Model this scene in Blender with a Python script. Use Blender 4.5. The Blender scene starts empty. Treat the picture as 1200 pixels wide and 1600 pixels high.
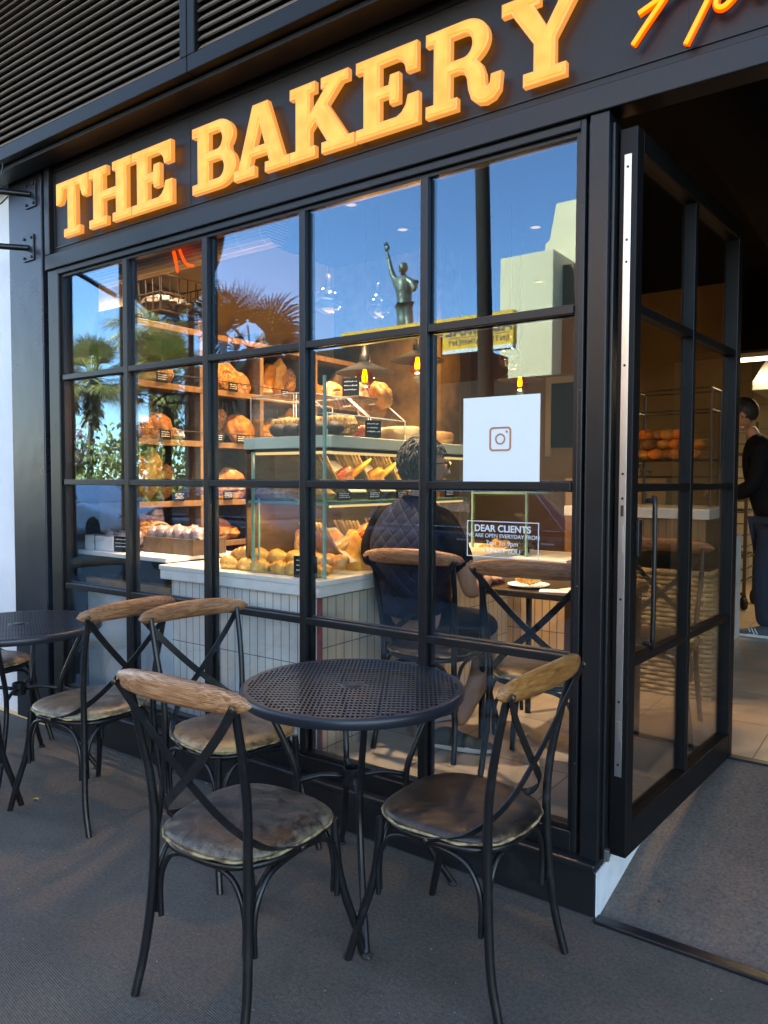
import bpy, bmesh, math, random
from mathutils import Vector, Matrix, Euler
R = math.radians
rnd = random.Random(7)
sc = bpy.context.scene
COL = sc.collection
# ------------------------------------------------------------------ camera
CAM = Vector((0, -2.438, 1.455))
yaw, pitch, roll = R(35.6685), R(2.4833), R(0.19175)
F = Vector((-math.sin(yaw)*math.cos(pitch), math.cos(yaw)*math.cos(pitch), -math.sin(pitch)))
Rt = Vector((math.cos(yaw), math.sin(yaw), 0)); Up = Rt.cross(F)
R2 = math.cos(roll)*Rt + math.sin(roll)*Up; U2 = -math.sin(roll)*Rt + math.cos(roll)*Up
cd = bpy.data.cameras.new('camera'); cam = bpy.data.objects.new('camera', cd); COL.objects.link(cam)
M = Matrix((R2, U2, -F)).transposed().to_4x4(); M.translation = CAM
cam.matrix_world = M
cd.sensor_fit = 'HORIZONTAL'; cd.sensor_width = 36; cd.lens = 36*1178.07/1200
cd.clip_start = .05; cd.clip_end = 2000
sc.camera = cam
# ------------------------------------------------------------------ world, sun, exposure
SUN_DIR = Vector((-0.42, 0.72, 0.56)).normalized()      # towards the sun: high behind the shop
w = bpy.data.worlds.new("World"); sc.world = w; w.use_nodes = True
nt = w.node_tree; bg = nt.nodes['Background']
sky = nt.nodes.new('ShaderNodeTexSky'); sky.sky_type = 'NISHITA'; sky.sun_disc = False
sky.sun_elevation = math.asin(SUN_DIR.z); sky.sun_rotation = math.atan2(SUN_DIR.x, SUN_DIR.y)
sky.air_density = 1.0; sky.dust_density = .05; sky.ozone_density = 6; sky.altitude = 1500
nt.links.new(sky.outputs[0], bg.inputs[0]); bg.inputs[1].default_value = .15
sd = bpy.data.lights.new('sun', 'SUN'); sd.energy = 4.2; sd.angle = R(.5); sd.color = (1, .93, .82)
so = bpy.data.objects.new('sun', sd); COL.objects.link(so); so.rotation_euler = SUN_DIR.to_track_quat('Z', 'Y').to_euler()
sc.view_settings.view_transform = 'Standard'; sc.view_settings.look = 'None'
sc.view_settings.exposure = 3.05; sc.view_settings.gamma = 1
sc.view_settings.use_white_balance = True; sc.view_settings.white_balance_temperature = 9600; sc.view_settings.white_balance_tint = 10
sc.cycles.max_bounces = 10; sc.cycles.transparent_max_bounces = 24; sc.cycles.glossy_bounces = 6
sc.cycles.sample_clamp_indirect = 4; sc.cycles.use_denoising = True
sc.cycles.caustics_reflective = False; sc.cycles.caustics_refractive = False

# ------------------------------------------------------------------ mesh helpers
class MB:
    def __init__(s): s.v = []; s.f = []
    def add(s, vs, fs):
        n = len(s.v); s.v += [tuple(v) for v in vs]; s.f += [tuple(i+n for i in f) for f in fs]; return s
    def box(s, x0, x1, y0, y1, z0, z1):
        return s.add([(x0,y0,z0),(x1,y0,z0),(x1,y1,z0),(x0,y1,z0),(x0,y0,z1),(x1,y0,z1),(x1,y1,z1),(x0,y1,z1)],
                     [(0,3,2,1),(4,5,6,7),(0,1,5,4),(1,2,6,5),(2,3,7,6),(3,0,4,7)])
    def obox(s, c, ax, ay, az):      # oriented box: centre and three half-vectors
        c = Vector(c); ax = Vector(ax); ay = Vector(ay); az = Vector(az)
        vs = [c+i*ax+j*ay+k*az for k in (-1,1) for j, i in ((-1,-1),(-1,1),(1,1),(1,-1))]
        return s.add(vs, [(0,3,2,1),(4,5,6,7),(0,1,5,4),(1,2,6,5),(2,3,7,6),(3,0,4,7)])
    def tube(s, pts, r, n=10, smooth=0, closed=False, flat=None, up=None):
        P = [Vector(p) for p in pts]
        rs = list(r) if isinstance(r, (list, tuple)) else [r]*len(P)
        if smooth: P, rs = catmull(P, rs, smooth, closed)
        m = len(P); ring = []
        prev = None
        for i in range(m):
            if closed: t = P[(i+1)%m]-P[i-1]
            else: t = P[min(i+1,m-1)]-P[max(i-1,0)]
            t.normalize()
            if prev is None:
                a = Vector(up) if up else (Vector((0,0,1)) if abs(t.z) < .9 else Vector((1,0,0)))
            else: a = prev
            a = (a - t*a.dot(t)).normalized(); prev = a; b = t.cross(a)
            fa, fb = flat if flat else (1, 1)
            ring.append([P[i] + a*math.cos(q)*rs[i]*fa + b*math.sin(q)*rs[i]*fb for q in [2*math.pi*(k+.5)/n for k in range(n)]])
        vs = [v for rg in ring for v in rg]; fs = []
        for i in range(m if closed else m-1):
            j = (i+1) % m
            for k in range(n): fs.append((i*n+k, i*n+(k+1)%n, j*n+(k+1)%n, j*n+k))
        if not closed: fs += [tuple(range(n))[::-1], tuple((m-1)*n+k for k in range(n))]
        return s.add(vs, fs)
    def lathe(s, prof, c=(0,0,0), n=24, sx=1, sy=1, cap=True):   # prof: [(r,z)]
        vs = []; fs = []
        for r, z in prof:
            for k in range(n):
                a = 2*math.pi*k/n; vs.append((c[0]+r*math.cos(a)*sx, c[1]+r*math.sin(a)*sy, c[2]+z))
        for i in range(len(prof)-1):
            for k in range(n): fs.append((i*n+k, i*n+(k+1)%n, (i+1)*n+(k+1)%n, (i+1)*n+k))
        if cap and prof[0][0] > 1e-5: fs.append(tuple(range(n))[::-1])
        if cap and prof[-1][0] > 1e-5: fs.append(tuple((len(prof)-1)*n+k for k in range(n)))
        return s.add(vs, fs)
    def ell(s, c, rx, ry, rz, n=16, m=10, fn=None, rot=None):
        vs = []; fs = []
        for i in range(m+1):
            th = math.pi*i/m
            for k in range(n):
                a = 2*math.pi*k/n
                d = Vector((math.sin(th)*math.cos(a), math.sin(th)*math.sin(a), -math.cos(th)))
                q = 1 if fn is None else fn(d)
                p = Vector((d.x*rx*q, d.y*ry*q, d.z*rz*q))
                if rot: p = rot @ p
                vs.append(Vector(c)+p)
        for i in range(m):
            for k in range(n): fs.append((i*n+k, i*n+(k+1)%n, (i+1)*n+(k+1)%n, (i+1)*n+k))
        return s.add(vs, fs)
    def prism(s, poly, a, b, axis='y'):   # poly 2D list extruded from a to b
        n = len(poly)
        def P(p, t):
            if axis == 'y': return (p[0], t, p[1])
            if axis == 'x': return (t, p[0], p[1])
            return (p[0], p[1], t)
        vs = [P(p, a) for p in poly]+[P(p, b) for p in poly]
        fs = [tuple(range(n)), tuple(range(2*n-1, n-1, -1))]+[(i, i+n, (i+1)%n+n, (i+1)%n) for i in range(n)]
        return s.add(vs, fs)
    def build(s, name, mat, parent=None, smooth=False, bevel=0, seg=2, sub=0, auto=None):
        me = bpy.data.meshes.new(name); me.from_pydata(s.v, [], s.f); me.validate(); 
        bm = bmesh.new(); bm.from_mesh(me); bmesh.ops.recalc_face_normals(bm, faces=bm.faces)
        bmesh.ops.remove_doubles(bm, verts=bm.verts, dist=1e-6)
        bm.to_mesh(me); bm.free()
        o = bpy.data.objects.new(name, me); COL.objects.link(o); me.materials.append(mat)
        if parent: o.parent = parent
        if bevel:
            b = o.modifiers.new('b', 'BEVEL'); b.width = bevel; b.segments = seg; b.limit_method = 'ANGLE'; b.angle_limit = R(40)
        if sub:
            b = o.modifiers.new('s', 'SUBSURF'); b.levels = b.render_levels = sub
        if smooth:
            me.shade_smooth()
            if auto: me.set_sharp_from_angle(angle=R(auto))
        return o
def catmull(P, rs, k, closed=False):
    out = []; ro = []; n = len(P)
    rng = range(n) if closed else range(n-1)
    for i in rng:
        if closed: p0, p1, p2, p3 = P[i-1], P[i], P[(i+1)%n], P[(i+2)%n]; r1, r2 = rs[i], rs[(i+1)%n]
        else:
            p1, p2 = P[i], P[i+1]; p0 = P[i-1] if i else p1*2-p2; p3 = P[i+2] if i+2 < n else p2*2-p1; r1, r2 = rs[i], rs[i+1]
        for j in range(k):
            t = j/k
            out.append(.5*((2*p1)+(p2-p0)*t+(2*p0-5*p1+4*p2-p3)*t*t+(3*p1-p0-3*p2+p3)*t**3)); ro.append(r1+(r2-r1)*t)
    if not closed: out.append(P[-1]); ro.append(rs[-1])
    return out, ro
def tag(o, label=None, cat=None, group=None, kind=None):
    if label: o['label'] = label
    if cat: o['category'] = cat
    if group: o['group'] = group
    if kind: o['kind'] = kind
    return o
def empty(name, loc, rz=0, label=None, cat=None, group=None):
    o = bpy.data.objects.new(name, None); COL.objects.link(o); o.location = loc; o.rotation_euler = (0,0,rz); o.empty_display_size = .1
    return tag(o, label, cat, group)
def copy_tree(o, parent=None):
    c = o.copy(); COL.objects.link(c); c.parent = parent
    for ch in [x for x in bpy.data.objects if x.parent == o]: copy_tree(ch, c)
    return c
def setmat(root, childname, mat):      # give a copied part its own finish
    for x in bpy.data.objects:
        if x.parent == root and x.name.split('.')[0] == childname:
            x.data = x.data.copy(); x.data.materials[0] = mat
def evalmesh(o, name, mat, parent=None, smooth=True):
    bpy.context.view_layer.update()
    dg = bpy.context.evaluated_depsgraph_get()
    me = bpy.data.meshes.new_from_object(o.evaluated_get(dg)); me.name = name
    mw = o.matrix_world.copy(); bpy.data.objects.remove(o, do_unlink=True)
    me.transform(mw); me.materials.clear(); me.materials.append(mat)
    n = bpy.data.objects.new(name, me); COL.objects.link(n); n.parent = parent
    if smooth: me.shade_smooth()
    return n
def skin(name, nodes, edges, mat, parent=None, sub=2, root=0):
    me = bpy.data.meshes.new('tmp'); me.from_pydata([n[:3] for n in nodes], edges, [])
    o = bpy.data.objects.new('tmp', me); COL.objects.link(o)
    md = o.modifiers.new('k', 'SKIN'); md.use_smooth_shade = True
    for i, n in enumerate(nodes):
        r = n[3]; me.skin_vertices[0].data[i].radius = (r if not isinstance(r, tuple) else r[0], r if not isinstance(r, tuple) else r[1])
        me.skin_vertices[0].data[i].use_root = (i == root)
    s = o.modifiers.new('s', 'SUBSURF'); s.levels = s.render_levels = sub
    return evalmesh(o, name, mat, parent)
def text(s, size, mat, parent, loc, rot, name='lettering', ext=.0006, align='CENTER', offset=0, spacing=1):
    c = bpy.data.curves.new('t', 'FONT'); c.body = s; c.size = size; c.extrude = ext; c.align_x = align; c.align_y = 'CENTER'; c.offset = offset
    c.space_character = spacing
    o = bpy.data.objects.new('t', c); COL.objects.link(o); o.location = loc; o.rotation_euler = rot
    return evalmesh(o, name, mat, parent, smooth=False)

# ------------------------------------------------------------------ materials
MATS = {}
def mat(name, col, rough=.5, metal=0, spec=.5, noise=None, bump=None, emit=None, coat=0, sheen=0, rnoise=0, stretch=(1,1,1)):
    """noise=(scale, colour2, contrast lo, hi); bump=(scale, strength, distance)"""
    m = bpy.data.materials.new(name); m.use_nodes = True; t = m.node_tree; N = t.nodes; L = t.links
    p = N['Principled BSDF']; p.inputs['Base Color'].default_value = (*col, 1); p.inputs['Roughness'].default_value = rough
    p.inputs['Metallic'].default_value = metal; p.inputs['Specular IOR Level'].default_value = spec
    p.inputs['Coat Weight'].default_value = coat; p.inputs['Sheen Weight'].default_value = sheen
    co = N.new('ShaderNodeTexCoord'); mp = N.new('ShaderNodeMapping'); mp.inputs['Scale'].default_value = stretch
    L.new(co.outputs['Object'], mp.inputs[0])
    if noise:
        n = N.new('ShaderNodeTexNoise'); n.inputs['Scale'].default_value = noise[0]; n.inputs['Detail'].default_value = 6; n.inputs['Roughness'].default_value = .62
        L.new(mp.outputs[0], n.inputs['Vector'])
        r = N.new('ShaderNodeValToRGB'); r.color_ramp.elements[0].position = noise[2]; r.color_ramp.elements[1].position = noise[3]
        r.color_ramp.elements[0].color = (*col, 1); r.color_ramp.elements[1].color = (*noise[1], 1)
        L.new(n.outputs['Fac'], r.inputs[0]); L.new(r.outputs[0], p.inputs['Base Color'])
        if rnoise:
            q = N.new('ShaderNodeMapRange'); q.inputs[3].default_value = max(.05, rough-rnoise); q.inputs[4].default_value = min(1, rough+rnoise)
            L.new(n.outputs['Fac'], q.inputs[0]); L.new(q.outputs[0], p.inputs['Roughness'])
    if bump:
        n2 = N.new('ShaderNodeTexNoise'); n2.inputs['Scale'].default_value = bump[0]; n2.inputs['Detail'].default_value = 5
        L.new(mp.outputs[0], n2.inputs['Vector']); b = N.new('ShaderNodeBump'); b.inputs['Strength'].default_value = bump[1]
        b.inputs['Distance'].default_value = bump[2]; L.new(n2.outputs['Fac'], b.inputs['Height']); L.new(b.outputs[0], p.inputs['Normal'])
    if emit:
        p.inputs['Emission Color'].default_value = (*emit[0], 1); p.inputs['Emission Strength'].default_value = emit[1]
    MATS[name] = m; return m
def nodes_of(m): return m.node_tree.nodes, m.node_tree.links, m.node_tree.nodes['Principled BSDF']

M_frame = mat('black_frame_paint', (.0065,.0065,.0075), .36, spec=.38, noise=(3, (.011,.011,.012), .3, .75), bump=(60, .08, .002), rnoise=.1)
M_fascia = mat('charcoal_fascia_paint', (.011,.011,.012), .45, spec=.35, noise=(1.7, (.016,.016,.0175), .35, .7), bump=(25, .06, .003), rnoise=.08)
M_plinth = mat('black_plinth', (.010,.011,.014), .3, noise=(9, (.03,.03,.034), .55, .8), bump=(40, .2, .003))
M_black = mat('black_metal', (.008,.008,.009), .34, metal=.1, noise=(18, (.035,.035,.038), .55, .85), bump=(90, .12, .001))
M_tableblk = mat('table_black_powder', (.014,.017,.024), .34, metal=.1, bump=(300, .1, .0005))
M_white = mat('white_plaster', (.80,.80,.80), .8, noise=(2, (.70,.71,.73), .4, .8), bump=(30, .25, .004))
M_whitep = mat('white_painted_plinth', (.66,.68,.71), .7, noise=(6, (.45,.47,.5), .45, .8), bump=(30, .3, .004))
M_beige = mat('beige_wall', (.56,.46,.34), .8, noise=(1.2, (.50,.40,.29), .3, .8), bump=(35, .1, .003))
M_tan = mat('tan_wall', (.36,.23,.11), .8, noise=(1.2, (.29,.18,.085), .3, .8))
M_dark = mat('dark_ceiling', (.022,.020,.018), .85, spec=.2)
M_void = mat('lobby_shade_black', (.0015,.0015,.0015), .9, spec=.1)  # near-black: the darkness of lobby and ceiling is put into the colour
M_doorf = mat('dimmed_black_paint', (.0035,.0035,.004), .45, spec=.22, noise=(4, (.006,.006,.007), .3, .75), bump=(60, .08, .002))  # darker copy of the frame paint, the door's shade in its colour
M_steel = mat('brushed_steel', (.62,.62,.61), .32, metal=.95, noise=(6, (.45,.45,.44), .4, .8), stretch=(8,8,.6))
M_slat = mat('louvre_bronze', (.20,.145,.105), .55, noise=(5, (.13,.095,.07), .35, .75), bump=(40, .15, .002))
M_column = mat('column_blue_grey', (.018,.023,.033), .30, metal=.4, noise=(2.5, (.03,.037,.05), .3, .8), bump=(9, .12, .01), rnoise=.12)
M_tiles_w = None
M_wood_dk = mat('rustic_shelf_wood', (.15,.085,.042), .7, noise=(3, (.07,.04,.022), .35, .7), bump=(20, .3, .004), stretch=(9,1.5,9))
M_wood_lt = mat('light_shelf_edge_wood', (.33,.19,.085), .6, noise=(4, (.22,.115,.05), .35, .7), stretch=(1,8,1))
M_case = mat('pale_case_board', (.62,.66,.50), .5, noise=(3, (.5,.55,.42), .4, .8))
M_chalk = mat('black_tag_card', (.008,.008,.008), .6, spec=.3)
M_shade = mat('matt_black_shade', (.003,.003,.003), .8, spec=.2)
M_chalkw = mat('chalk_white', (.75,.75,.72), .8)
M_marble = mat('white_counter_slab', (.82,.81,.78), .35, noise=(4, (.70,.69,.68), .45, .8))
M_grey = mat('grey_panel', (.78,.79,.80), .5, noise=(3, (.68,.69,.70), .4, .8))
M_concrete = mat('asphalt', (.055,.055,.056), .9, noise=(.8, (.075,.074,.072), .3, .7), bump=(60, .4, .01))
M_pave = mat('pavement', (.16,.15,.14), .85, noise=(.7, (.12,.115,.11), .3, .7), bump=(30, .3, .005))
M_navy = mat('navy_car_paint', (.006,.012,.035), .25, coat=.6)
M_silver = mat('blue_grey_car_paint', (.05,.07,.095), .3, metal=.2, coat=.6)
M_whitecar = mat('white_car_paint', (.75,.76,.78), .25, coat=1)
M_carglass = mat('car_glass', (.01,.012,.014), .06)
M_rubber = mat('rubber', (.015,.015,.015), .8)
M_chrome = mat('chrome_trim', (.8,.8,.82), .15, metal=1)
M_bldg = mat('cream_render', (.93,.70,.46), .85, noise=(.25, (.82,.61,.39), .35, .75), bump=(4, .2, .02))
M_pink = mat('pink_render', (.62,.38,.34), .85, noise=(1.5, (.7,.62,.58), .4, .6))
M_yellow = mat('yellow_sign_board', (.95,.44,.008), .5)
M_navytxt = mat('navy_sign_text', (.05,.05,.12), .5)
M_pav = mat('dark_pavilion', (.012,.010,.009), .9)  # near-black colour carries the shade of the fronts opposite
M_bronze = mat('green_bronze', (.10,.14,.11), .45, metal=.5, noise=(3, (.20,.25,.20), .4, .65), bump=(8, .6, .03))
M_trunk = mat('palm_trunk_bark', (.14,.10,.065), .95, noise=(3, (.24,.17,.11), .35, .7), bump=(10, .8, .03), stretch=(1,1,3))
M_trunkdk = mat('shaded_palm_trunk', (.020,.013,.010), .95, noise=(3, (.035,.022,.016), .35, .7), bump=(10, .8, .03), stretch=(1,1,3))  # shaded copy of the trunk bark, shade put into the colour
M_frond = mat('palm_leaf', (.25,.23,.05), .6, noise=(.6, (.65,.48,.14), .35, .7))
M_frondk = mat('shaded_palm_leaf', (.028,.034,.014), .7)  # shaded copy of the palm leaf, darkened in its colour
M_skirt = mat('dry_palm_skirt', (.42,.28,.12), .9, noise=(2, (.12,.08,.04), .35, .7))
M_hedge = mat('hedge_leaf', (.14,.17,.035), .7, noise=(3, (.34,.30,.06), .3, .7))
M_blossom = mat('pink_blossom', (.75,.38,.42), .7)
M_skin = mat('skin', (.44,.25,.17), .5, noise=(14, (.37,.19,.13), .35, .7), bump=(60, .15, .002))
M_skin.node_tree.nodes['Principled BSDF'].inputs['Subsurface Weight'].default_value = .1
M_hair = mat('grey_black_hair', (.012,.012,.012), .6, noise=(14, (.045,.042,.04), .42, .62), bump=(16, 1, .02), stretch=(4,4,1))
M_hairdk = mat('dark_hair', (.012,.009,.008), .6, bump=(20, .8, .01), stretch=(4,4,1))
M_blackcloth = mat('black_cloth', (.006,.006,.007), .9, bump=(12, .5, .01), spec=.2)
M_jeans = mat('dark_jeans', (.018,.026,.045), .85, bump=(14, .5, .01))
M_shoe = mat('dark_green_trainer', (.035,.045,.035), .7, bump=(70, .4, .003))
M_sole = mat('white_sole', (.62,.64,.62), .6)
M_shoeblue = mat('grey_blue_trainer', (.06,.08,.10), .7, bump=(70, .4, .003))
M_paper = mat('white_paper', (.74,.74,.75), .6, bump=(12, .1, .003))
M_posterink = mat('brown_ink', (.45,.19,.09), .6)
M_crust = mat('bread_crust', (.45,.14,.022), .5, noise=(9, (.80,.36,.085), .40, .68), bump=(26, .5, .006))
M_crustdk = mat('dark_crust', (.20,.075,.025), .6, noise=(10, (.50,.24,.08), .42, .7), bump=(26, .6, .006))
M_flour = mat('floured_crust', (.42,.16,.05), .75, noise=(11, (.80,.60,.38), .45, .65), bump=(22, .6, .006))
M_seed = mat('seeded_crust', (.22,.07,.02), .7, noise=(80, (.72,.36,.10), .40, .60), bump=(60, .8, .005))
M_croiss = mat('croissant_crust', (.52,.18,.022), .38, noise=(12, (.85,.52,.16), .38, .66), bump=(30, .3, .004))
M_choc = mat('dark_chocolate_cake', (.03,.02,.016), .6, noise=(20, (.07,.045,.03), .4, .7), bump=(30, .6, .006))
M_berry = mat('glazed_berry', (.25,.02,.01), .2, noise=(20, (.6,.12,.03), .4, .7), bump=(30, .8, .008), coat=.7)
M_bag = mat('cellophane_cookie_bag', (.30,.17,.15), .2, noise=(20, (.62,.52,.50), .45, .62), bump=(22, 1, .015), coat=.6)
M_wicker = mat('wicker', (.30,.19,.09), .7, noise=(14, (.48,.34,.18), .4, .7), bump=(30, .4, .004))
M_orange = mat('orange_fruit', (.80,.22,.03), .5, noise=(8, (.6,.12,.02), .4, .7), bump=(60, .2, .002))
M_cardmetal = mat('dark_brass', (.10,.075,.05), .35, metal=.8)
M_kitchen = mat('kitchen_wall_tile', (.42,.35,.24), .25, noise=(2, (.52,.46,.35), .4, .8))

def wood_mat(name, c1, c2, c3, axis='x', contrast=1.0):
    m = bpy.data.materials.new(name); m.use_nodes = True; N, L, p = nodes_of(m)
    co = N.new('ShaderNodeTexCoord'); oi = N.new('ShaderNodeObjectInfo')
    mp = N.new('ShaderNodeMapping'); mp.inputs['Scale'].default_value = (6,70,70)
    L.new(co.outputs['Object'], mp.inputs[0])
    ad = N.new('ShaderNodeVectorMath'); ad.operation = 'ADD'; L.new(mp.outputs[0], ad.inputs[0])
    cm = N.new('ShaderNodeVectorMath'); cm.operation = 'SCALE'; cm.inputs[0].default_value = (7,13,5); L.new(oi.outputs['Random'], cm.inputs['Scale']); L.new(cm.outputs[0], ad.inputs[1])
    n = N.new('ShaderNodeTexNoise'); n.inputs['Scale'].default_value = 1.6; n.inputs['Detail'].default_value = 7; n.inputs['Distortion'].default_value = 1.2; n.inputs['Roughness'].default_value = .6
    L.new(ad.outputs[0], n.inputs['Vector'])
    wv = N.new('ShaderNodeTexWave'); wv.wave_type = 'BANDS'; wv.bands_direction = 'Z'; wv.inputs['Scale'].default_value = 1.1; wv.inputs['Distortion'].default_value = 7; wv.inputs['Detail'].default_value = 3; wv.inputs['Detail Scale'].default_value = .8
    L.new(ad.outputs[0], wv.inputs['Vector'])
    mx = N.new('ShaderNodeMix'); mx.inputs[0].default_value = .12; L.new(n.outputs['Fac'], mx.inputs[2]); L.new(wv.outputs['Fac'], mx.inputs[3])
    r = N.new('ShaderNodeValToRGB'); e = r.color_ramp.elements; e[0].position = .34; e[0].color = (*c1,1); e[1].position = .64; e[1].color = (*c3,1)
    q = r.color_ramp.elements.new(.48); q.color = (*c2,1)
    L.new(mx.outputs[0], r.inputs[0]); L.new(r.outputs[0], p.inputs['Base Color'])
    p.inputs['Roughness'].default_value = .36
    b = N.new('ShaderNodeBump'); b.inputs['Strength'].default_value = .5; b.inputs['Distance'].default_value = .0015; L.new(mx.outputs[0], b.inputs['Height']); L.new(b.outputs[0], p.inputs['Normal'])
    return m
M_rail = wood_mat('worn_oak_rail', (.12,.042,.016), (.25,.095,.038), (.40,.20,.10))
M_rail2 = wood_mat('amber_oak_rail', (.16,.052,.012), (.29,.105,.026), (.40,.18,.055))
M_rail3 = wood_mat('pale_worn_oak_rail', (.17,.058,.022), (.34,.135,.055), (.54,.29,.15))

def leather_mat(name, dark, mid, worn, amt):
    m = bpy.data.materials.new(name); m.use_nodes = True; N, L, p = nodes_of(m)
    co = N.new('ShaderNodeTexCoord'); oi = N.new('ShaderNodeObjectInfo')
    ad = N.new('ShaderNodeVectorMath'); ad.operation = 'ADD'; L.new(co.outputs['Object'], ad.inputs[0])
    cm = N.new('ShaderNodeVectorMath'); cm.operation = 'SCALE'; cm.inputs[0].default_value = (3,5,2); L.new(oi.outputs['Random'], cm.inputs['Scale']); L.new(cm.outputs[0], ad.inputs[1])
    n = N.new('ShaderNodeTexNoise'); n.inputs['Scale'].default_value = 13; n.inputs['Detail'].default_value = 14; n.inputs['Roughness'].default_value = .74; n.inputs['Distortion'].default_value = .6
    L.new(ad.outputs[0], n.inputs['Vector'])
    r = N.new('ShaderNodeValToRGB'); e = r.color_ramp.elements; e[0].position = .40; e[0].color = (*dark,1); e[1].position = .60; e[1].color = (*mid,1)
    L.new(n.outputs['Fac'], r.inputs[0])
    # worn rim: distance from the seat's centre
    sp = N.new('ShaderNodeVectorMath'); sp.operation = 'MULTIPLY'; sp.inputs[1].default_value = (4.75,4.55,0); L.new(co.outputs['Object'], sp.inputs[0])
    ln = N.new('ShaderNodeVectorMath'); ln.operation = 'LENGTH'; L.new(sp.outputs[0], ln.inputs[0])
    n3 = N.new('ShaderNodeTexNoise'); n3.inputs['Scale'].default_value = 16; n3.inputs['Detail'].default_value = 8; n3.inputs['Roughness'].default_value = .75; L.new(ad.outputs[0], n3.inputs['Vector'])
    ma = N.new('ShaderNodeMath'); ma.operation = 'MULTIPLY_ADD'; L.new(n3.outputs['Fac'], ma.inputs[0]); ma.inputs[1].default_value = 1.3; ma.inputs[2].default_value = -.65
    m2 = N.new('ShaderNodeMath'); m2.operation = 'ADD'; L.new(ln.outputs['Value'], m2.inputs[0]); L.new(ma.outputs[0], m2.inputs[1])
    r2 = N.new('ShaderNodeMapRange'); r2.inputs[1].default_value = 1.06-amt*.22; r2.inputs[2].default_value = 1.5-amt*.2; r2.inputs[3].default_value = 0; r2.inputs[4].default_value = 1
    L.new(m2.outputs[0], r2.inputs[0])
    mx = N.new('ShaderNodeMix'); mx.data_type = 'RGBA'; L.new(r2.outputs[0], mx.inputs[0]); L.new(r.outputs[0], mx.inputs[6]); mx.inputs[7].default_value = (*worn,1)
    L.new(mx.outputs[2], p.inputs['Base Color'])
    rr = N.new('ShaderNodeMapRange'); rr.inputs[3].default_value = .22; rr.inputs[4].default_value = .5; L.new(n3.outputs['Fac'], rr.inputs[0]); L.new(rr.outputs[0], p.inputs['Roughness'])
    vo = N.new('ShaderNodeTexVoronoi'); vo.feature = 'DISTANCE_TO_EDGE'; vo.inputs['Scale'].default_value = 55; L.new(ad.outputs[0], vo.inputs['Vector'])
    b = N.new('ShaderNodeBump'); b.inputs['Strength'].default_value = .25; b.inputs['Distance'].default_value = .0012; L.new(vo.outputs['Distance'], b.inputs['Height'])
    b2 = N.new('ShaderNodeBump'); b2.inputs['Strength'].default_value = .5; b2.inputs['Distance'].default_value = .006; L.new(n.outputs['Fac'], b2.inputs['Height']); L.new(b.outputs[0], b2.inputs['Normal']); L.new(b2.outputs[0], p.inputs['Normal'])
    return m
M_leather = leather_mat('worn_grey_brown_leather', (.010,.007,.006), (.085,.062,.048), (.34,.26,.16), .6)
M_leather2 = leather_mat('dark_brown_leather', (.008,.005,.004), (.040,.024,.016), (.22,.12,.05), .1)
M_leather3 = leather_mat('tan_rubbed_leather', (.040,.022,.014), (.17,.095,.045), (.50,.30,.11), .95)
M_leather4 = leather_mat('faded_olive_leather', (.030,.025,.018), (.11,.095,.07), (.34,.27,.16), 1.0)
M_piping = mat('frayed_cream_piping', (.42,.30,.15), .8, noise=(30, (.10,.06,.03), .42, .62), bump=(80, .8, .003))

def scuff(m, sc_=26, lo=.70, hi=.76, c=(.16,.155,.15), f=.55, stretch=(1,1,.25)):
    N, L, p = nodes_of(m); src = p.inputs['Base Color'].links[0].from_socket
    co = N.new('ShaderNodeTexCoord'); mp = N.new('ShaderNodeMapping'); mp.inputs['Scale'].default_value = stretch; L.new(co.outputs['Object'], mp.inputs[0])
    n = N.new('ShaderNodeTexNoise'); n.inputs['Scale'].default_value = sc_; n.inputs['Detail'].default_value = 8; n.inputs['Roughness'].default_value = .75; L.new(mp.outputs[0], n.inputs['Vector'])
    g = N.new('ShaderNodeMapRange'); g.inputs[1].default_value = lo; g.inputs[2].default_value = hi; g.inputs[4].default_value = f; L.new(n.outputs['Fac'], g.inputs[0])
    mx = N.new('ShaderNodeMix'); mx.data_type = 'RGBA'; L.new(g.outputs[0], mx.inputs[0]); L.new(src, mx.inputs[6]); mx.inputs[7].default_value = (*c,1); L.new(mx.outputs[2], p.inputs['Base Color'])
scuff(M_frame); scuff(M_fascia, 9, .68, .78, (.07,.068,.065), .5, (.4,1,1)); scuff(M_black, 60, .66, .74, (.12,.115,.11), .6); scuff(M_plinth, 20, .66, .72, (.28,.27,.26), .7, (.5,1,1)); scuff(M_doorf, 30, .70, .76)
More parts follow.
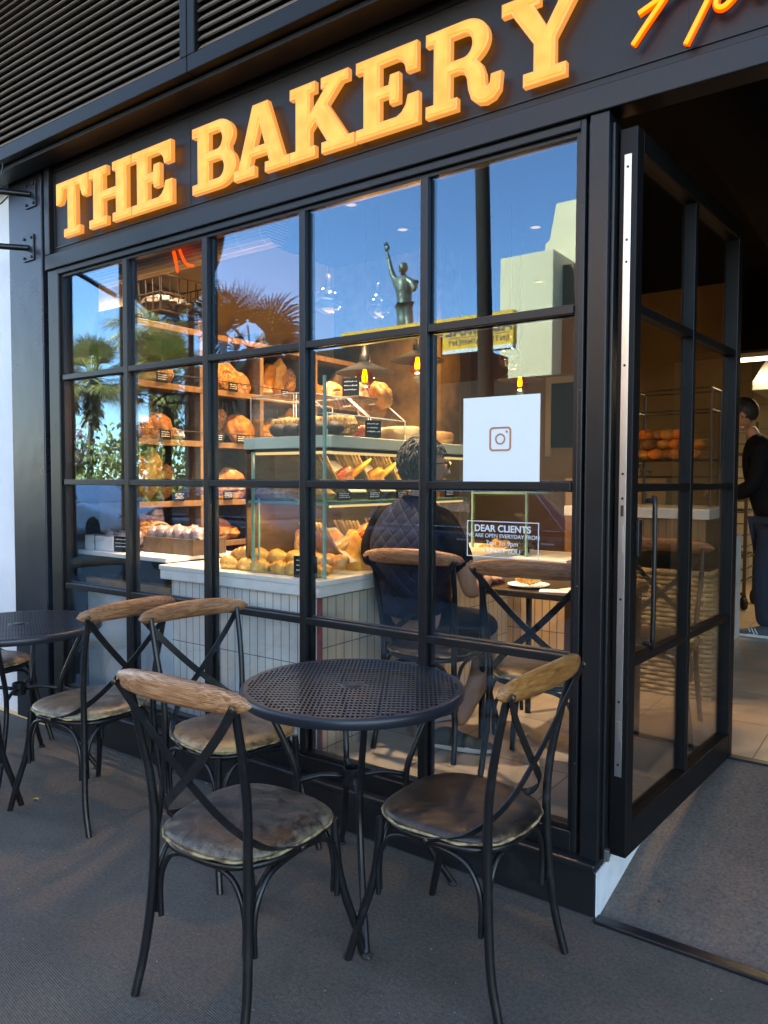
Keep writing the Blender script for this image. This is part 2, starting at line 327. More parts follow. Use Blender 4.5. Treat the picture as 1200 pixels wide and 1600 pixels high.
# woven terrace mat
def mat_floor(name, base, alt, warm):
    m = bpy.data.materials.new(name); m.use_nodes = True; N, L, p = nodes_of(m)
    co = N.new('ShaderNodeTexCoord')
    def wave(rot, scale):
        mp = N.new('ShaderNodeMapping'); mp.inputs['Rotation'].default_value = (0,0,rot); L.new(co.outputs['Object'], mp.inputs[0])
        wv = N.new('ShaderNodeTexWave'); wv.inputs['Scale'].default_value = scale; wv.inputs['Distortion'].default_value = .6; wv.inputs['Detail'].default_value = 1; wv.inputs['Detail Scale'].default_value = 3
        L.new(mp.outputs[0], wv.inputs['Vector']); return wv
    a = wave(R(8), 66); c = wave(R(98), 48)
    mu = N.new('ShaderNodeMath'); mu.operation = 'MULTIPLY'; L.new(a.outputs['Fac'], mu.inputs[0]); L.new(c.outputs['Fac'], mu.inputs[1])
    n = N.new('ShaderNodeTexNoise'); n.inputs['Scale'].default_value = 1.1; n.inputs['Detail'].default_value = 9; n.inputs['Roughness'].default_value = .7; L.new(co.outputs['Object'], n.inputs['Vector'])
    n2 = N.new('ShaderNodeTexNoise'); n2.inputs['Scale'].default_value = 85; n2.inputs['Detail'].default_value = 6; n2.inputs['Roughness'].default_value = .8; L.new(co.outputs['Object'], n2.inputs['Vector'])
    r = N.new('ShaderNodeValToRGB'); e = r.color_ramp.elements; e[0].position = .36; e[0].color = (*[q*.80 for q in base],1); e[1].position = .64; e[1].color = (*[q*1.12 for q in warm],1)
    L.new(n.outputs['Fac'], r.inputs[0])
    mx = N.new('ShaderNodeMix'); mx.data_type = 'RGBA'; L.new(mu.outputs[0], mx.inputs[0]); L.new(r.outputs[0], mx.inputs[6]); mx.inputs[7].default_value = (*alt,1)
    m3 = N.new('ShaderNodeMix'); m3.data_type = 'RGBA'; m3.blend_type = 'MULTIPLY'; m3.inputs[0].default_value = .95
    g = N.new('ShaderNodeMapRange'); g.inputs[1].default_value = .3; g.inputs[2].default_value = .7; g.inputs[3].default_value = .35; g.inputs[4].default_value = 1.7; L.new(n2.outputs['Fac'], g.inputs[0])
    L.new(mx.outputs[2], m3.inputs[6]); L.new(g.outputs[0], m3.inputs[7])
    # pale crumbs and dark gum spots
    vo = N.new('ShaderNodeTexVoronoi'); vo.inputs['Scale'].default_value = 5.5; L.new(co.outputs['Object'], vo.inputs['Vector'])
    sp = N.new('ShaderNodeMath'); sp.operation = 'LESS_THAN'; sp.inputs[1].default_value = .028; L.new(vo.outputs['Distance'], sp.inputs[0])
    m4 = N.new('ShaderNodeMix'); m4.data_type = 'RGBA'; L.new(sp.outputs[0], m4.inputs[0]); L.new(m3.outputs[2], m4.inputs[6]); m4.inputs[7].default_value = (.02,.018,.017,1)
    v2 = N.new('ShaderNodeTexVoronoi'); v2.inputs['Scale'].default_value = 9; v2.inputs['Randomness'].default_value = 1; L.new(co.outputs['Object'], v2.inputs['Vector'])
    s2 = N.new('ShaderNodeMath'); s2.operation = 'LESS_THAN'; s2.inputs[1].default_value = .026; L.new(v2.outputs['Distance'], s2.inputs[0])
    m5 = N.new('ShaderNodeMix'); m5.data_type = 'RGBA'; L.new(s2.outputs[0], m5.inputs[0]); L.new(m4.outputs[2], m5.inputs[6]); m5.inputs[7].default_value = (.22,.20,.17,1)
    L.new(m5.outputs[2], p.inputs['Base Color']); p.inputs['Roughness'].default_value = .75
    b = N.new('ShaderNodeBump'); b.inputs['Strength'].default_value = .8; b.inputs['Distance'].default_value = .003; L.new(mu.outputs[0], b.inputs['Height']); L.new(b.outputs[0], p.inputs['Normal'])
    return m
M_mat = mat_floor('woven_terrace_mat', (.078,.062,.050), (.172,.139,.113), (.104,.084,.068))
M_ramp = mat_floor('doorway_carpet', (.115,.088,.073), (.175,.138,.116), (.15,.118,.098))

def tile_mat(name, c1, c2, mortar, w, h, axis, off=0, rough=.35, msize=.006, wood=False):
    m = bpy.data.materials.new(name); m.use_nodes = True; N, L, p = nodes_of(m)
    co = N.new('ShaderNodeTexCoord'); sx = N.new('ShaderNodeSeparateXYZ'); cx = N.new('ShaderNodeCombineXYZ'); L.new(co.outputs['Object'], sx.inputs[0])
    ia, ib = {'xz':(0,2),'yz':(1,2),'xy':(0,1),'zx':(2,0),'zy':(2,1)}[axis]
    L.new(sx.outputs[ia], cx.inputs[0]); L.new(sx.outputs[ib], cx.inputs[1])
    br = N.new('ShaderNodeTexBrick'); br.inputs['Scale'].default_value = 1; br.inputs['Brick Width'].default_value = w; br.inputs['Row Height'].default_value = h
    br.inputs['Mortar Size'].default_value = msize; br.offset = off; br.inputs['Color1'].default_value = (*c1,1); br.inputs['Color2'].default_value = (*c2,1); br.inputs['Mortar'].default_value = (*mortar,1)
    br.inputs['Mortar Smooth'].default_value = .1
    L.new(cx.outputs[0], br.inputs['Vector'])
    n = N.new('ShaderNodeTexNoise'); n.inputs['Scale'].default_value = 5; n.inputs['Detail'].default_value = 5; L.new(co.outputs['Object'], n.inputs['Vector'])
    g = N.new('ShaderNodeMapRange'); g.inputs[3].default_value = .72; g.inputs[4].default_value = 1.22; L.new(n.outputs['Fac'], g.inputs[0])
    mx = N.new('ShaderNodeMix'); mx.data_type = 'RGBA'; mx.blend_type = 'MULTIPLY'; mx.inputs[0].default_value = 1; L.new(br.outputs['Color'], mx.inputs[6]); L.new(g.outputs[0], mx.inputs[7])
    L.new(mx.outputs[2], p.inputs['Base Color']); p.inputs['Roughness'].default_value = rough
    b = N.new('ShaderNodeBump'); b.invert = True; b.inputs['Strength'].default_value = .5; b.inputs['Distance'].default_value = .003; L.new(br.outputs['Fac'], b.inputs['Height']); L.new(b.outputs[0], p.inputs['Normal'])
    return m
M_ctile = tile_mat('white_vertical_tile', (.80,.78,.72), (.86,.84,.78), (.16,.14,.12), .052, .20, 'xz', msize=.0022)
M_ctiley = tile_mat('cream_vertical_tile', (.62,.52,.38), (.70,.60,.44), (.16,.12,.09), .06, .23, 'yz', msize=.0025)
M_btile = tile_mat('brown_vertical_tile', (.36,.22,.12), (.42,.27,.15), (.10,.06,.04), .05, .25, 'xz', msize=.003)
M_floort = tile_mat('interior_floor_tile', (.34,.27,.21), (.38,.30,.235), (.10,.08,.065), .6, .6, 'xy', rough=.3, msize=.004)
M_ktile = tile_mat('kitchen_wall_tiles', (.40,.33,.22), (.43,.36,.25), (.30,.25,.18), .6, .3, 'xz', rough=.25)
M_stone = mat('mottled_brown_stone', (.045,.028,.014), .5, noise=(2.2, (.24,.15,.06), .38, .66), bump=(6, .4, .01))

def glass_mat(name, base, edge, tint=(1,1,1), coatc=(1,1,1)):
    m = bpy.data.materials.new(name); m.use_nodes = True; N = m.node_tree.nodes; L = m.node_tree.links; N.clear()
    out = N.new('ShaderNodeOutputMaterial'); tr = N.new('ShaderNodeBsdfTransparent'); tr.inputs[0].default_value = (*tint,1)
    gl = N.new('ShaderNodeBsdfGlossy'); gl.inputs['Roughness'].default_value = .0; gl.inputs[0].default_value = (*coatc,1)
    nz_ = N.new('ShaderNodeTexNoise'); nz_.inputs['Scale'].default_value = 1.6; nz_.inputs['Detail'].default_value = 0; tc = N.new('ShaderNodeTexCoord'); L.new(tc.outputs['Object'], nz_.inputs['Vector'])
    bp = N.new('ShaderNodeBump'); bp.inputs['Strength'].default_value = 1; bp.inputs['Distance'].default_value = .0004 if name == 'shopfront_glass' else 0; L.new(nz_.outputs['Fac'], bp.inputs['Height']); L.new(bp.outputs[0], gl.inputs['Normal'])
    lw = N.new('ShaderNodeLayerWeight'); lw.inputs['Blend'].default_value = .5
    pw = N.new('ShaderNodeMath'); pw.operation = 'POWER'; L.new(lw.outputs['Facing'], pw.inputs[0]); pw.inputs[1].default_value = 2.4
    mr = N.new('ShaderNodeMapRange'); mr.inputs[3].default_value = base; mr.inputs[4].default_value = edge; L.new(pw.outputs[0], mr.inputs[0])
    mx = N.new('ShaderNodeMixShader'); L.new(mr.outputs[0], mx.inputs[0]); L.new(tr.outputs[0], mx.inputs[1]); L.new(gl.outputs[0], mx.inputs[2]); L.new(mx.outputs[0], out.inputs[0])
    return m
M_glass = glass_mat('shopfront_glass', .085, .55, (.98,.985,.98), (.39,.72,1.0))
M_glassclr = glass_mat('case_glass', .04, .5, (.93,.97,.95))
M_glassdoor = glass_mat('door_glass', .06, .55, (.80,.82,.82))
M_glassedge = mat('green_glass_edge', (.25,.50,.42), .2, spec=.8, noise=(3, (.12,.32,.26), .4, .7))
M_acryl = glass_mat('clear_acrylic', .06, .6, (.97,.97,.97))
M_amber = glass_mat('amber_bulb_glass', .05, .4, (1,.55,.18))
M_globe = glass_mat('smoked_globe_glass', .12, .7, (.45,.55,.65))

def emis(name, col, s):
    m = bpy.data.materials.new(name); m.use_nodes = True; N, L, p = nodes_of(m)
    p.inputs['Base Color'].default_value = (.02,.01,0,1); p.inputs['Emission Color'].default_value = (*col,1); p.inputs['Emission Strength'].default_value = s; return m
M_facecore = emis('letter_face_glow', (1,.50,.12), .158)
_n, _l, _p = nodes_of(M_facecore)      # noise paints soft hot spots into the glow
_c = _n.new('ShaderNodeTexCoord'); _v = _n.new('ShaderNodeTexNoise'); _v.inputs['Scale'].default_value = 14; _v.inputs['Detail'].default_value = 1; _l.new(_c.outputs['Object'], _v.inputs['Vector'])
_r = _n.new('ShaderNodeValToRGB'); _r.color_ramp.elements[0].position = .32; _r.color_ramp.elements[0].color = (.95,.42,.07,1); _r.color_ramp.elements[1].position = .66; _r.color_ramp.elements[1].color = (1.05,.56,.13,1)
_l.new(_v.outputs['Fac'], _r.inputs[0]); _l.new(_r.outputs[0], _p.inputs['Emission Color'])
M_backglow = emis('letter_back_glow', (1,.36,.05), .38)
M_fil = emis('glowing_filament', (1,.42,.07), 3)
M_tube = emis('white_tube_light', (1,.86,.62), 1.2)
M_strip = emis('added_case_strip', (1,.72,.38), .16)
M_neon = emis('orange_neon', (1,.07,.004), .28)
M_neoncore = emis('neon_core', (1,.30,.02), .3)
M_neonback = mat('neon_backing', (.10,.012,.008), .4)
M_down = emis('unseen_downlight', (1,.78,.5), .08)
# sign letters: lit acrylic, uneven glow painted in by noise
def letter_mat():
    m = bpy.data.materials.new('lit_acrylic_letter'); m.use_nodes = True; N, L, p = nodes_of(m)
    co = N.new('ShaderNodeTexCoord'); n = N.new('ShaderNodeTexNoise'); n.inputs['Scale'].default_value = 9; n.inputs['Detail'].default_value = 2; L.new(co.outputs['Object'], n.inputs['Vector'])
    r = N.new('ShaderNodeValToRGB'); e = r.color_ramp.elements; e[0].position = .3; e[0].color = (.95,.30,.035,1); e[1].position = .68; e[1].color = (1,.42,.075,1)
    L.new(n.outputs['Fac'], r.inputs[0]); L.new(r.outputs[0], p.inputs['Emission Color']); p.inputs['Emission Strength'].default_value = .105
    p.inputs['Base Color'].default_value = (.45,.22,.06,1); p.inputs['Roughness'].default_value = .35
    return m
M_letter = letter_mat()
M_letterside = emis('lit_letter_side', (1,.42,.12), .10)
M_halo = emis('letter_back_glow', (1,.42,.08), 2.2)
# ================================================================== SETTING
ZF = .20                                     # shop floor level
def struct(o): o['kind'] = 'structure'; return o
struct(MB().box(-60,40,-5.2,-.04,-.15,0).build('terrace_floor', M_mat))
struct(MB().box(-300,300,-300,-5.2,-.30,-.154).build('road', M_concrete))
struct(MB().box(-60,40,-60,-11.8,-.155,0.0).build('pavement', M_pave, bevel=.02))
# doorway: sloping carpet, threshold strip
rb = MB(); rb.add([(-.845,-.04,.004),(2.5,-.04,.004),(2.5,1.22,ZF),(-.845,1.22,ZF),(-.845,-.04,-.1),(2.5,-.04,-.1),(2.5,1.22,-.1),(-.845,1.22,-.1)],
      [(0,1,2,3),(7,6,5,4),(0,4,5,1),(1,5,6,2),(2,6,7,3),(3,7,4,0)])
struct(rb.build('doorway_ramp', M_ramp))
tag(MB().box(-.845,2.5,-.075,-.032,0,.014).build('threshold_strip', M_plinth, bevel=.003), 'black metal threshold strip between terrace mat and doorway carpet', 'threshold strip')
tag(MB().box(-.72,2.5,1.2,1.245,ZF-.02,ZF+.008).build('threshold_strip', M_plinth, bevel=.002), 'thin dark strip where the doorway carpet meets the tiled shop floor', 'threshold strip')
fl = MB(); fl.box(-4.2,-.85,.06,9,0,ZF); fl.box(-.85,3,1.22,9,0,ZF)
struct(fl.build('shop_floor', M_floort))
# room shell
struct(MB().box(-4.3,-4.15,.06,5.2,0,3.3).build('interior_wall_left', M_beige))
bw = MB(); bw.box(-4.15,-1.47,5,5.15,ZF,3.25); 
struct(bw.build('interior_wall_back', M_tan))
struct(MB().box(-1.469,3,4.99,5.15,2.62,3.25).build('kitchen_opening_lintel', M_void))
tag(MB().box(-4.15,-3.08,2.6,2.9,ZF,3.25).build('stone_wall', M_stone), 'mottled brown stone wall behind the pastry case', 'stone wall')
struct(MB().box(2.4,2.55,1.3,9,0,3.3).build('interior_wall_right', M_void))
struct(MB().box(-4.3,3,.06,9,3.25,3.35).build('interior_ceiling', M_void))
# lobby bulkhead over the doorway, keeps the opening dark
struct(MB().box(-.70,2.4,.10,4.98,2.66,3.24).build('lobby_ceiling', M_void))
struct(MB().box(-4.15,3,8,8.15,ZF,3.25).build('kitchen_wall', M_ktile))
struct(MB().box(-2.9,-2.8,5.15,8,ZF,3.25).build('kitchen_wall_side', M_kitchen))
tag(MB().box(-1.50,-1.44,4.95,5.2,ZF,2.62).build('door_jamb', M_white, bevel=.004), 'pale painted jamb of the kitchen opening', 'door jamb')

# ================================================================== SHOP FRONT
bld = empty('shop_building', (0,0,0), 0, 'black shop building with charcoal sign fascia and tall upper wall', 'building')
up = MB(); up.box(-4.50,12,-.02,9.2,3.7,9.6); up.build('upper_wall', M_fascia, bld)
MB().box(2.6,12,-.02,9.2,0,3.7).build('side_wall', M_frame, bld)
MB().box(-4.50,-4.32,.101,9.2,0,3.7).build('end_wall', M_fascia, bld)
MB().box(-4.04,2.6,-.018,.04,2.715,3.21).build('sign_fascia', M_fascia, bld, bevel=.003)
fb = MB(); fb.box(-4.09,2.6,-.045,.05,2.63,2.712); fb.box(-4.09,-4.043,-.045,.05,2.713,3.25); fb.box(-4.04,2.6,-.045,.05,3.213,3.25)
fb.build('fascia_frame', M_frame, bld, bevel=.004)
gb = MB(); gb.box(-4.03,2.6,-.0235,-.0175,2.745,2.751); gb.box(-4.03,2.6,-.0235,-.0175,3.165,3.171); gb.box(-4.018,-4.012,-.0235,-.0175,2.745,3.171)
gb.box(-2.874,-2.871,-.0195,-.0175,2.751,3.165); gb.box(-.62,-.617,-.0195,-.0175,2.751,3.165)
gb.build('fascia_moulding', M_frame, bld)
MB().box(-4.50,2.6,-.02,.05,3.25,3.7).build('fascia_soffit_wall', M_dark, bld)
# corner post right of the window
cp = MB(); cp.box(-.912,-.848,-.035,.10,.17,2.63); cp.box(-.848,-.836,-.012,.085,.19,2.60); cp.box(-.925,-.9125,-.012,.05,.25,2.62)
cp.build('corner_post', M_frame, bld, bevel=.004)
# plinth
pl = MB(); pl.box(-4.10,-.847,-.058,.05,0,.165); pl.box(-4.10,-.845,-.075,.06,.1655,.192)
pl.build('plinth', M_plinth, bld, bevel=.006)
MB().add([(-.846,-.056,0),(-.846,1.22,0),(-.846,1.22,.19),(-.846,-.056,.163),(-.80,1.22,0),(-.80,1.22,.19)], [(0,1,2,3)]).build('plinth_end', M_whitep, bld)
MB().box(-.8465,-.8425,-.054,1.2,0.0,.163).build('plinth_end_face', M_whitep, bld)
MB().box(-4.09,-.85,-.066,-.0585,.0,.012).build('mat_edge_trim', mat('scuffed_trim',(.05,.05,.05),.5,noise=(14,(.5,.5,.48),.6,.72)), bld)
# left recess and column
MB().box(-4.10,-4.092,.03,.3,0,3.25).build('recess_post', M_frame, bld, bevel=.004)
MB().box(-4.144,-4.101,.06,.3,0,3.25).build('recess_back', M_plinth, bld)
colo = MB().box(-4.50,-4.145,-.03,.10,0,3.22).build('column', M_column, None, bevel=.006); tag(colo, 'blue grey painted steel column at the left end of the shopfront', 'column')
# neighbour
tag(MB().box(-40,-4.503,.0,8,0,9.6).build('neighbour_building', M_white), 'white rendered wall of the neighbouring building at the left edge', 'building')

# ---- the big window: frame, muntins, glass
win = empty('shop_window', (0,0,0), 0, 'large black framed grid window of the bakery front', 'window')
XC = [-3.9906+.61*i for i in range(6)]; ZR = [.26,.846,1.4334,2.0209,2.6106]
fr = MB()
fr.box(-4.088,-3.985,-.03,.045,.193,2.628); fr.box(-.945,-.9255,-.03,.045,.193,2.628)
fr.box(-3.985,-.945,-.03,.045,.193,.262); fr.box(-3.985,-.945,-.03,.045,2.598,2.628)
fr.build('window_frame', M_frame, win, bevel=.004)
fi = MB()
for a, b, c, d in ((-3.985,-3.962,.262,2.598),(-.963,-.945,.262,2.598)): fi.box(a,b,-.014,.03,c,d)
fi.box(-3.962,-.963,-.014,.03,.262,.278); fi.box(-3.962,-.963,-.014,.03,2.582,2.598)
fi.build('inner_bead', M_frame, win, bevel=.002)
for x in XC[1:5]:
    m = MB(); m.box(x-.017,x+.017,-.028,-.004,.279,2.581); m.box(x-.025,x+.025,.008,.034,.279,2.581)
    m.build('vertical_muntin', M_frame, win, bevel=.003)
xs = [-3.961]+XC[1:5]+[-.964]
for z in ZR[1:4]:
    m = MB()
    for i in range(5):
        a = xs[i]+(.0175 if i else 0); b = xs[i+1]-(.0175 if i < 4 else 0)
        m.box(a,b,-.026,-.004,z-.015,z+.015)
        a = xs[i]+(.0255 if i else 0); b = xs[i+1]-(.0255 if i < 4 else 0)
        m.box(a,b,.008,.032,z-.02,z+.02)
    m.build('horizontal_muntin', M_frame, win, bevel=.003)
MB().box(-3.965,-.96,-.002,.005,.27,2.59).build('glass', M_glass, win)
sc2 = MB()
for i in range(5):
    for z in (.245,2.613): sc2.ell((XC[i]+.305,-.0305,z), .004,.0015,.004, 8, 4)
for z in (.5,1.1,1.75,2.35): sc2.ell((-4.04,-.0305,z), .004,.0015,.004, 8, 4); sc2.ell((-.935,-.0305,z), .004,.0015,.004, 8, 4)
sc2.build('screws', M_cardmetal, win, smooth=True)

# poster and notice on the glass
po = empty('poster', (-1.2365,-.0045,1.60), 0, 'square white poster with a brown camera emblem stuck on the window', 'poster')
MB().box(-.151,.151,-.0012,.0012,-.152,.152).build('sheet', M_paper, po)
def rring(mb, c, half, r, th, y0, y1, n=6):
    def rr(h, rad):
        o = []
        for cx, cz, a0 in ((1,1,0),(-1,1,90),(-1,-1,180),(1,-1,270)):
            for k in range(n+1):
                a = R(a0+90*k/n); o.append((c[0]+cx*(h-rad)+rad*math.cos(a), c[1]+cz*(h-rad)+rad*math.sin(a)))
        return o
    A = rr(half, r); B = rr(half-th, max(r-th,.001)); N = len(A)
    vs = [(p[0],y0,p[1]) for p in A]+[(p[0],y0,p[1]) for p in B]+[(p[0],y1,p[1]) for p in A]+[(p[0],y1,p[1]) for p in B]
    fs = []
    for i in range(N):
        j = (i+1)%N
        fs += [(i,j,N+j,N+i),(2*N+i,3*N+i,3*N+j,2*N+j),(i,2*N+i,2*N+j,j),(N+i,N+j,3*N+j,3*N+i)]
    mb.add(vs, fs)
em = MB(); rring(em, (.0,.0), .043, .014, .0065, -.0028, -.0013)
for rad, t in ((.020,.0055),):
    rring(em, (0,.0), rad, rad-.0001, t, -.0028, -.0013, 8)
em.box(.022,.029,-.0028,-.0013,.022,.029)
em.build('camera_emblem', M_posterink, po)
nz = empty('notice', (-1.227,-.004,1.24), 0, 'small white outlined opening notice lettered on the window glass', 'notice')
M_vinyl = mat('white_vinyl', (.62,.63,.63), .6)
fn = MB()
fn.box(-.142,.142,-.0012,0,.0625,.0655); fn.box(-.142,.142,-.0012,0,-.0655,-.0625); fn.box(-.142,-.139,-.0012,0,-.0625,.0625); fn.box(.139,.142,-.0012,0,-.0625,.0625)
fn.build('border', M_vinyl, nz)
RX = (R(90),0,0)
text('DEAR CLIENTS', .034, M_vinyl, nz, (0,-.0006,.038), RX, offset=.0007)
text('WE ARE OPEN EVERYDAY FROM', .0200, M_vinyl, nz, (0,-.0006,.012), RX)
text('7am To 9pm', .025, M_vinyl, nz, (0,-.0006,-.014), RX)
text('THANK YOU', .025, M_vinyl, nz, (0,-.0006,-.042), RX)

# ---- illuminated sign letters
def arc(cx, cy, rx, ry, a0, a1, n=12): return [(cx+rx*math.cos(R(a0+(a1-a0)*i/n)), cy+ry*math.sin(R(a0+(a1-a0)*i/n))) for i in range(n+1)]
G = {
'T': [[(.22,0),(.68,0),(.68,.14),(.57,.14),(.57,.86),(.68,.86)]+[(.70,.76),(.74,.66),(.78,.62)]+[(.90,.62),(.90,1),(0,1),(0,.62),(.12,.62)]+[(.16,.66),(.20,.76),(.22,.86)]+[(.33,.86),(.33,.14),(.22,.14)]],
'H': [[(0,0),(.42,0),(.42,.14),(.34,.14),(.34,.43),(.64,.43),(.64,.14),(.56,.14),(.56,0),(.98,0),(.98,.14),(.88,.14),(.88,.86),(.98,.86),(.98,1),(.56,1),(.56,.86),(.64,.86),(.64,.58),(.34,.58),(.34,.86),(.42,.86),(.42,1),(0,1),(0,.86),(.10,.86),(.10,.14),(0,.14)]],
'E': [[(0,0),(.86,0),(.86,.38),(.72,.38),(.69,.26),(.64,.19),(.57,.15),(.34,.15),(.34,.44),(.46,.44),(.48,.33),(.60,.33),(.60,.70),(.48,.70),(.46,.58),(.34,.58),(.34,.86),(.57,.86),(.64,.82),(.68,.75),(.70,.66),(.84,.66),(.84,1),(0,1),(0,.86),(.11,.86),(.11,.14),(0,.14)]],
'B': [[(0,0)]+arc(.54,.285,.33,.285,-90,48)+arc(.52,.745,.30,.255,-42,90)+[(0,1),(0,.86),(.11,.86),(.11,.14),(0,.14)],
      [(.34,.14)]+arc(.52,.285,.12,.145,-90,90)+[(.34,.43)], [(.34,.575)]+arc(.50,.715,.11,.14,-90,90)+[(.34,.855)]],
'A': [[(0,0),(.40,0),(.40,.14),(.31,.14),(.35,.27),(.64,.27),(.68,.14),(.60,.14),(.60,0),(1.04,0),(1.04,.14),(.95,.14),(.65,1),(.37,1),(.09,.14),(0,.14)],[(.395,.40),(.60,.40),(.50,.72)]],
'K': [[(0,0),(.42,0),(.42,.14),(.34,.14),(.34,.36),(.43,.45),(.62,.14),(.53,.14),(.53,0),(1.04,0),(1.04,.14),(.94,.14),(.62,.63),(.84,.86),(.95,.86),(.95,1),(.52,1),(.52,.86),(.59,.86),(.34,.58),(.34,.86),(.42,.86),(.42,1),(0,1),(0,.86),(.10,.86),(.10,.14),(0,.14)]],
'R': [[(0,0),(.43,0),(.43,.14),(.34,.14),(.34,.43),(.44,.43),(.52,.40),(.56,.32),(.58,.18),(.62,.06),(.70,-.01),(.80,-.03),(.91,.0),(.98,.08),(1.0,.28),(.87,.28),(.86,.19),(.83,.15),(.80,.19),(.79,.32),(.75,.43),(.68,.50)]+arc(.53,.735,.31,.265,-52,90)+[(0,1),(0,.86),(.11,.86),(.11,.14),(0,.14)],
      [(.34,.575)]+arc(.51,.715,.12,.14,-90,90)+[(.34,.855)]],
'Y': [[(.26,0),(.74,0),(.74,.14),(.62,.14),(.62,.44),(.88,.86),(.99,.86),(.99,1),(.62,1),(.62,.86),(.68,.86),(.52,.59),(.37,.86),(.44,.86),(.44,1),(0,1),(0,.86),(.11,.86),(.38,.44),(.38,.14),(.26,.14)]]}
sign = empty('shop_sign', (0,0,0), 0, 'glowing amber slab letters reading THE BAKERY on the dark fascia', 'sign')
def letter(ch, x0, x1, zb=2.768, H=.297):
    polys = G[ch]; W = max(p[0] for p in polys[0]); s = (x1-x0)/W
    cu = bpy.data.curves.new('c', 'CURVE'); cu.dimensions = '2D'; cu.fill_mode = 'BOTH'; cu.extrude = .010; cu.bevel_depth = .004; cu.bevel_resolution = 2; cu.offset = -.003
    for P in polys:
        sp = cu.splines.new('POLY'); sp.points.add(len(P)-1); sp.use_cyclic_u = True
        for i, p in enumerate(P): sp.points[i].co = (p[0]*s, p[1]*H, 0, 1)
    o = bpy.data.objects.new('c', cu); COL.objects.link(o); o.rotation_euler = RX; o.location = (x0, -.056, zb)
    l = evalmesh(o, 'letter', M_letter, sign, smooth=False)
    l.data.materials.append(M_letterside)
    for f in l.data.polygons: f.material_index = 1 if abs(f.normal.y) < .5 else 0
    # stand-off pins and raised inner face panel
    c2 = bpy.data.curves.new('c', 'CURVE'); c2.dimensions = '2D'; c2.fill_mode = 'BOTH'; c2.extrude = .0025; c2.offset = -.011; c2.bevel_depth = .0
    for P in polys:
        sp = c2.splines.new('POLY'); sp.points.add(len(P)-1); sp.use_cyclic_u = True
        for i, p in enumerate(P): sp.points[i].co = (p[0]*s, p[1]*H, 0, 1)
    o = bpy.data.objects.new('c', c2); COL.objects.link(o); o.rotation_euler = RX; o.location = (x0, -.0725, zb)
    evalmesh(o, 'letter_face', M_facecore, l, smooth=False)
    c3 = bpy.data.curves.new('c', 'CURVE'); c3.dimensions = '2D'; c3.fill_mode = 'BOTH'; c3.extrude = .001; c3.offset = -.010
    for P in polys:
        sp = c3.splines.new('POLY'); sp.points.add(len(P)-1); sp.use_cyclic_u = True
        for i, p in enumerate(P): sp.points[i].co = (p[0]*s, p[1]*H, 0, 1)
    o = bpy.data.objects.new('c', c3); COL.objects.link(o); o.rotation_euler = RX; o.location = (x0, -.0395, zb)
    evalmesh(o, 'back_lamp', M_backglow, l, smooth=False)
for ch, a, b in (('T',-3.925,-3.632),('H',-3.618,-3.262),('E',-3.252,-2.945),('B',-2.80,-2.512),('A',-2.525,-2.195),('K',-2.190,-1.852),('E',-1.842,-1.552),('R',-1.520,-1.215),('Y',-1.215,-.905)):
    letter(ch, a, b)
# halo from the lamps behind the letters is real light: faint strips set behind each word on the fascia
# ---- orange neon script at the right end: lower strokes of a handwritten H and a
neon = empty('neon_sign', (0,0,0), 0, 'orange red neon handwriting beginning with Ha above the doorway', 'neon sign')
strokes = [[(-.768,2.79),(-.735,2.83),(-.67,2.905),(-.60,2.99),(-.54,3.06)],
           [(-.752,2.878),(-.71,2.893),(-.62,2.925),(-.50,2.975),(-.42,3.02)],
           [(-.612,2.742),(-.585,2.79),(-.535,2.88),(-.485,2.97),(-.44,3.05)],
           [(-.44,2.94),(-.485,2.91),(-.525,2.85),(-.528,2.822),(-.505,2.815),(-.47,2.85),(-.43,2.93),(-.435,2.86),(-.425,2.825),(-.39,2.85),(-.35,2.91)]]
for st in strokes:
    P = [(x,-.068,z) for x, z in st]
    t = MB().tube(P, .0065, 10, smooth=6).build('neon_tube', M_neoncore, neon, smooth=True)
    MB().tube([(x,-.050,z) for x, z in st], .013, 10, smooth=6, flat=(1,.5), up=(0,1,0)).build('backing', M_neonback, t, smooth=True)
    MB().tube([(x,-.058,z) for x, z in st], .0105, 10, smooth=6).build('tube_jacket', M_neon, t, smooth=True)

# ---- louvre panels above
def louvre(x0, x1, lab):
    g = empty('louvre_panel', (0,0,0), 0, lab, 'louvre panel', 'louvre panels above the sign')
    f = MB(); f.box(x0,x1,-.22,-.16,3.215,3.285); f.box(x0,x0+.045,-.22,-.16,3.286,4.9); f.box(x1-.045,x1,-.22,-.16,3.286,4.9)
    f.build('frame', M_doorf, g, bevel=.004)
    s = MB(); z = 3.30
    while z < 4.9:
        s.add([(x0+.05,-.205,z),(x1-.05,-.205,z),(x1-.05,-.180,z+.032),(x0+.05,-.180,z+.032),
               (x0+.05,-.198,z-.003),(x1-.05,-.198,z-.003),(x1-.05,-.173,z+.029),(x0+.05,-.173,z+.029)],
              [(0,3,2,1),(4,5,6,7),(0,1,5,4),(1,2,6,5),(2,3,7,6),(3,0,4,7)]); z += .0405
    s.build('slats', M_slat, g)
    MB().box(x0+.045,x1-.045,-.157,-.15,3.286,4.9).build('backing', M_dark, g)
louvre(-5.5, -2.655, 'long dark louvred panel above the sign, left of the divider')
louvre(-2.65, 2.5, 'dark louvred panel above the sign, right of the divider')
ls = MB(); ls.box(-5.5,2.6,-.15,-.021,3.26,3.29); ls.box(-5.5,2.6,-.17,-.05,3.19,3.212)
ls.build('louvre_soffit', M_fascia, bld, bevel=.003)

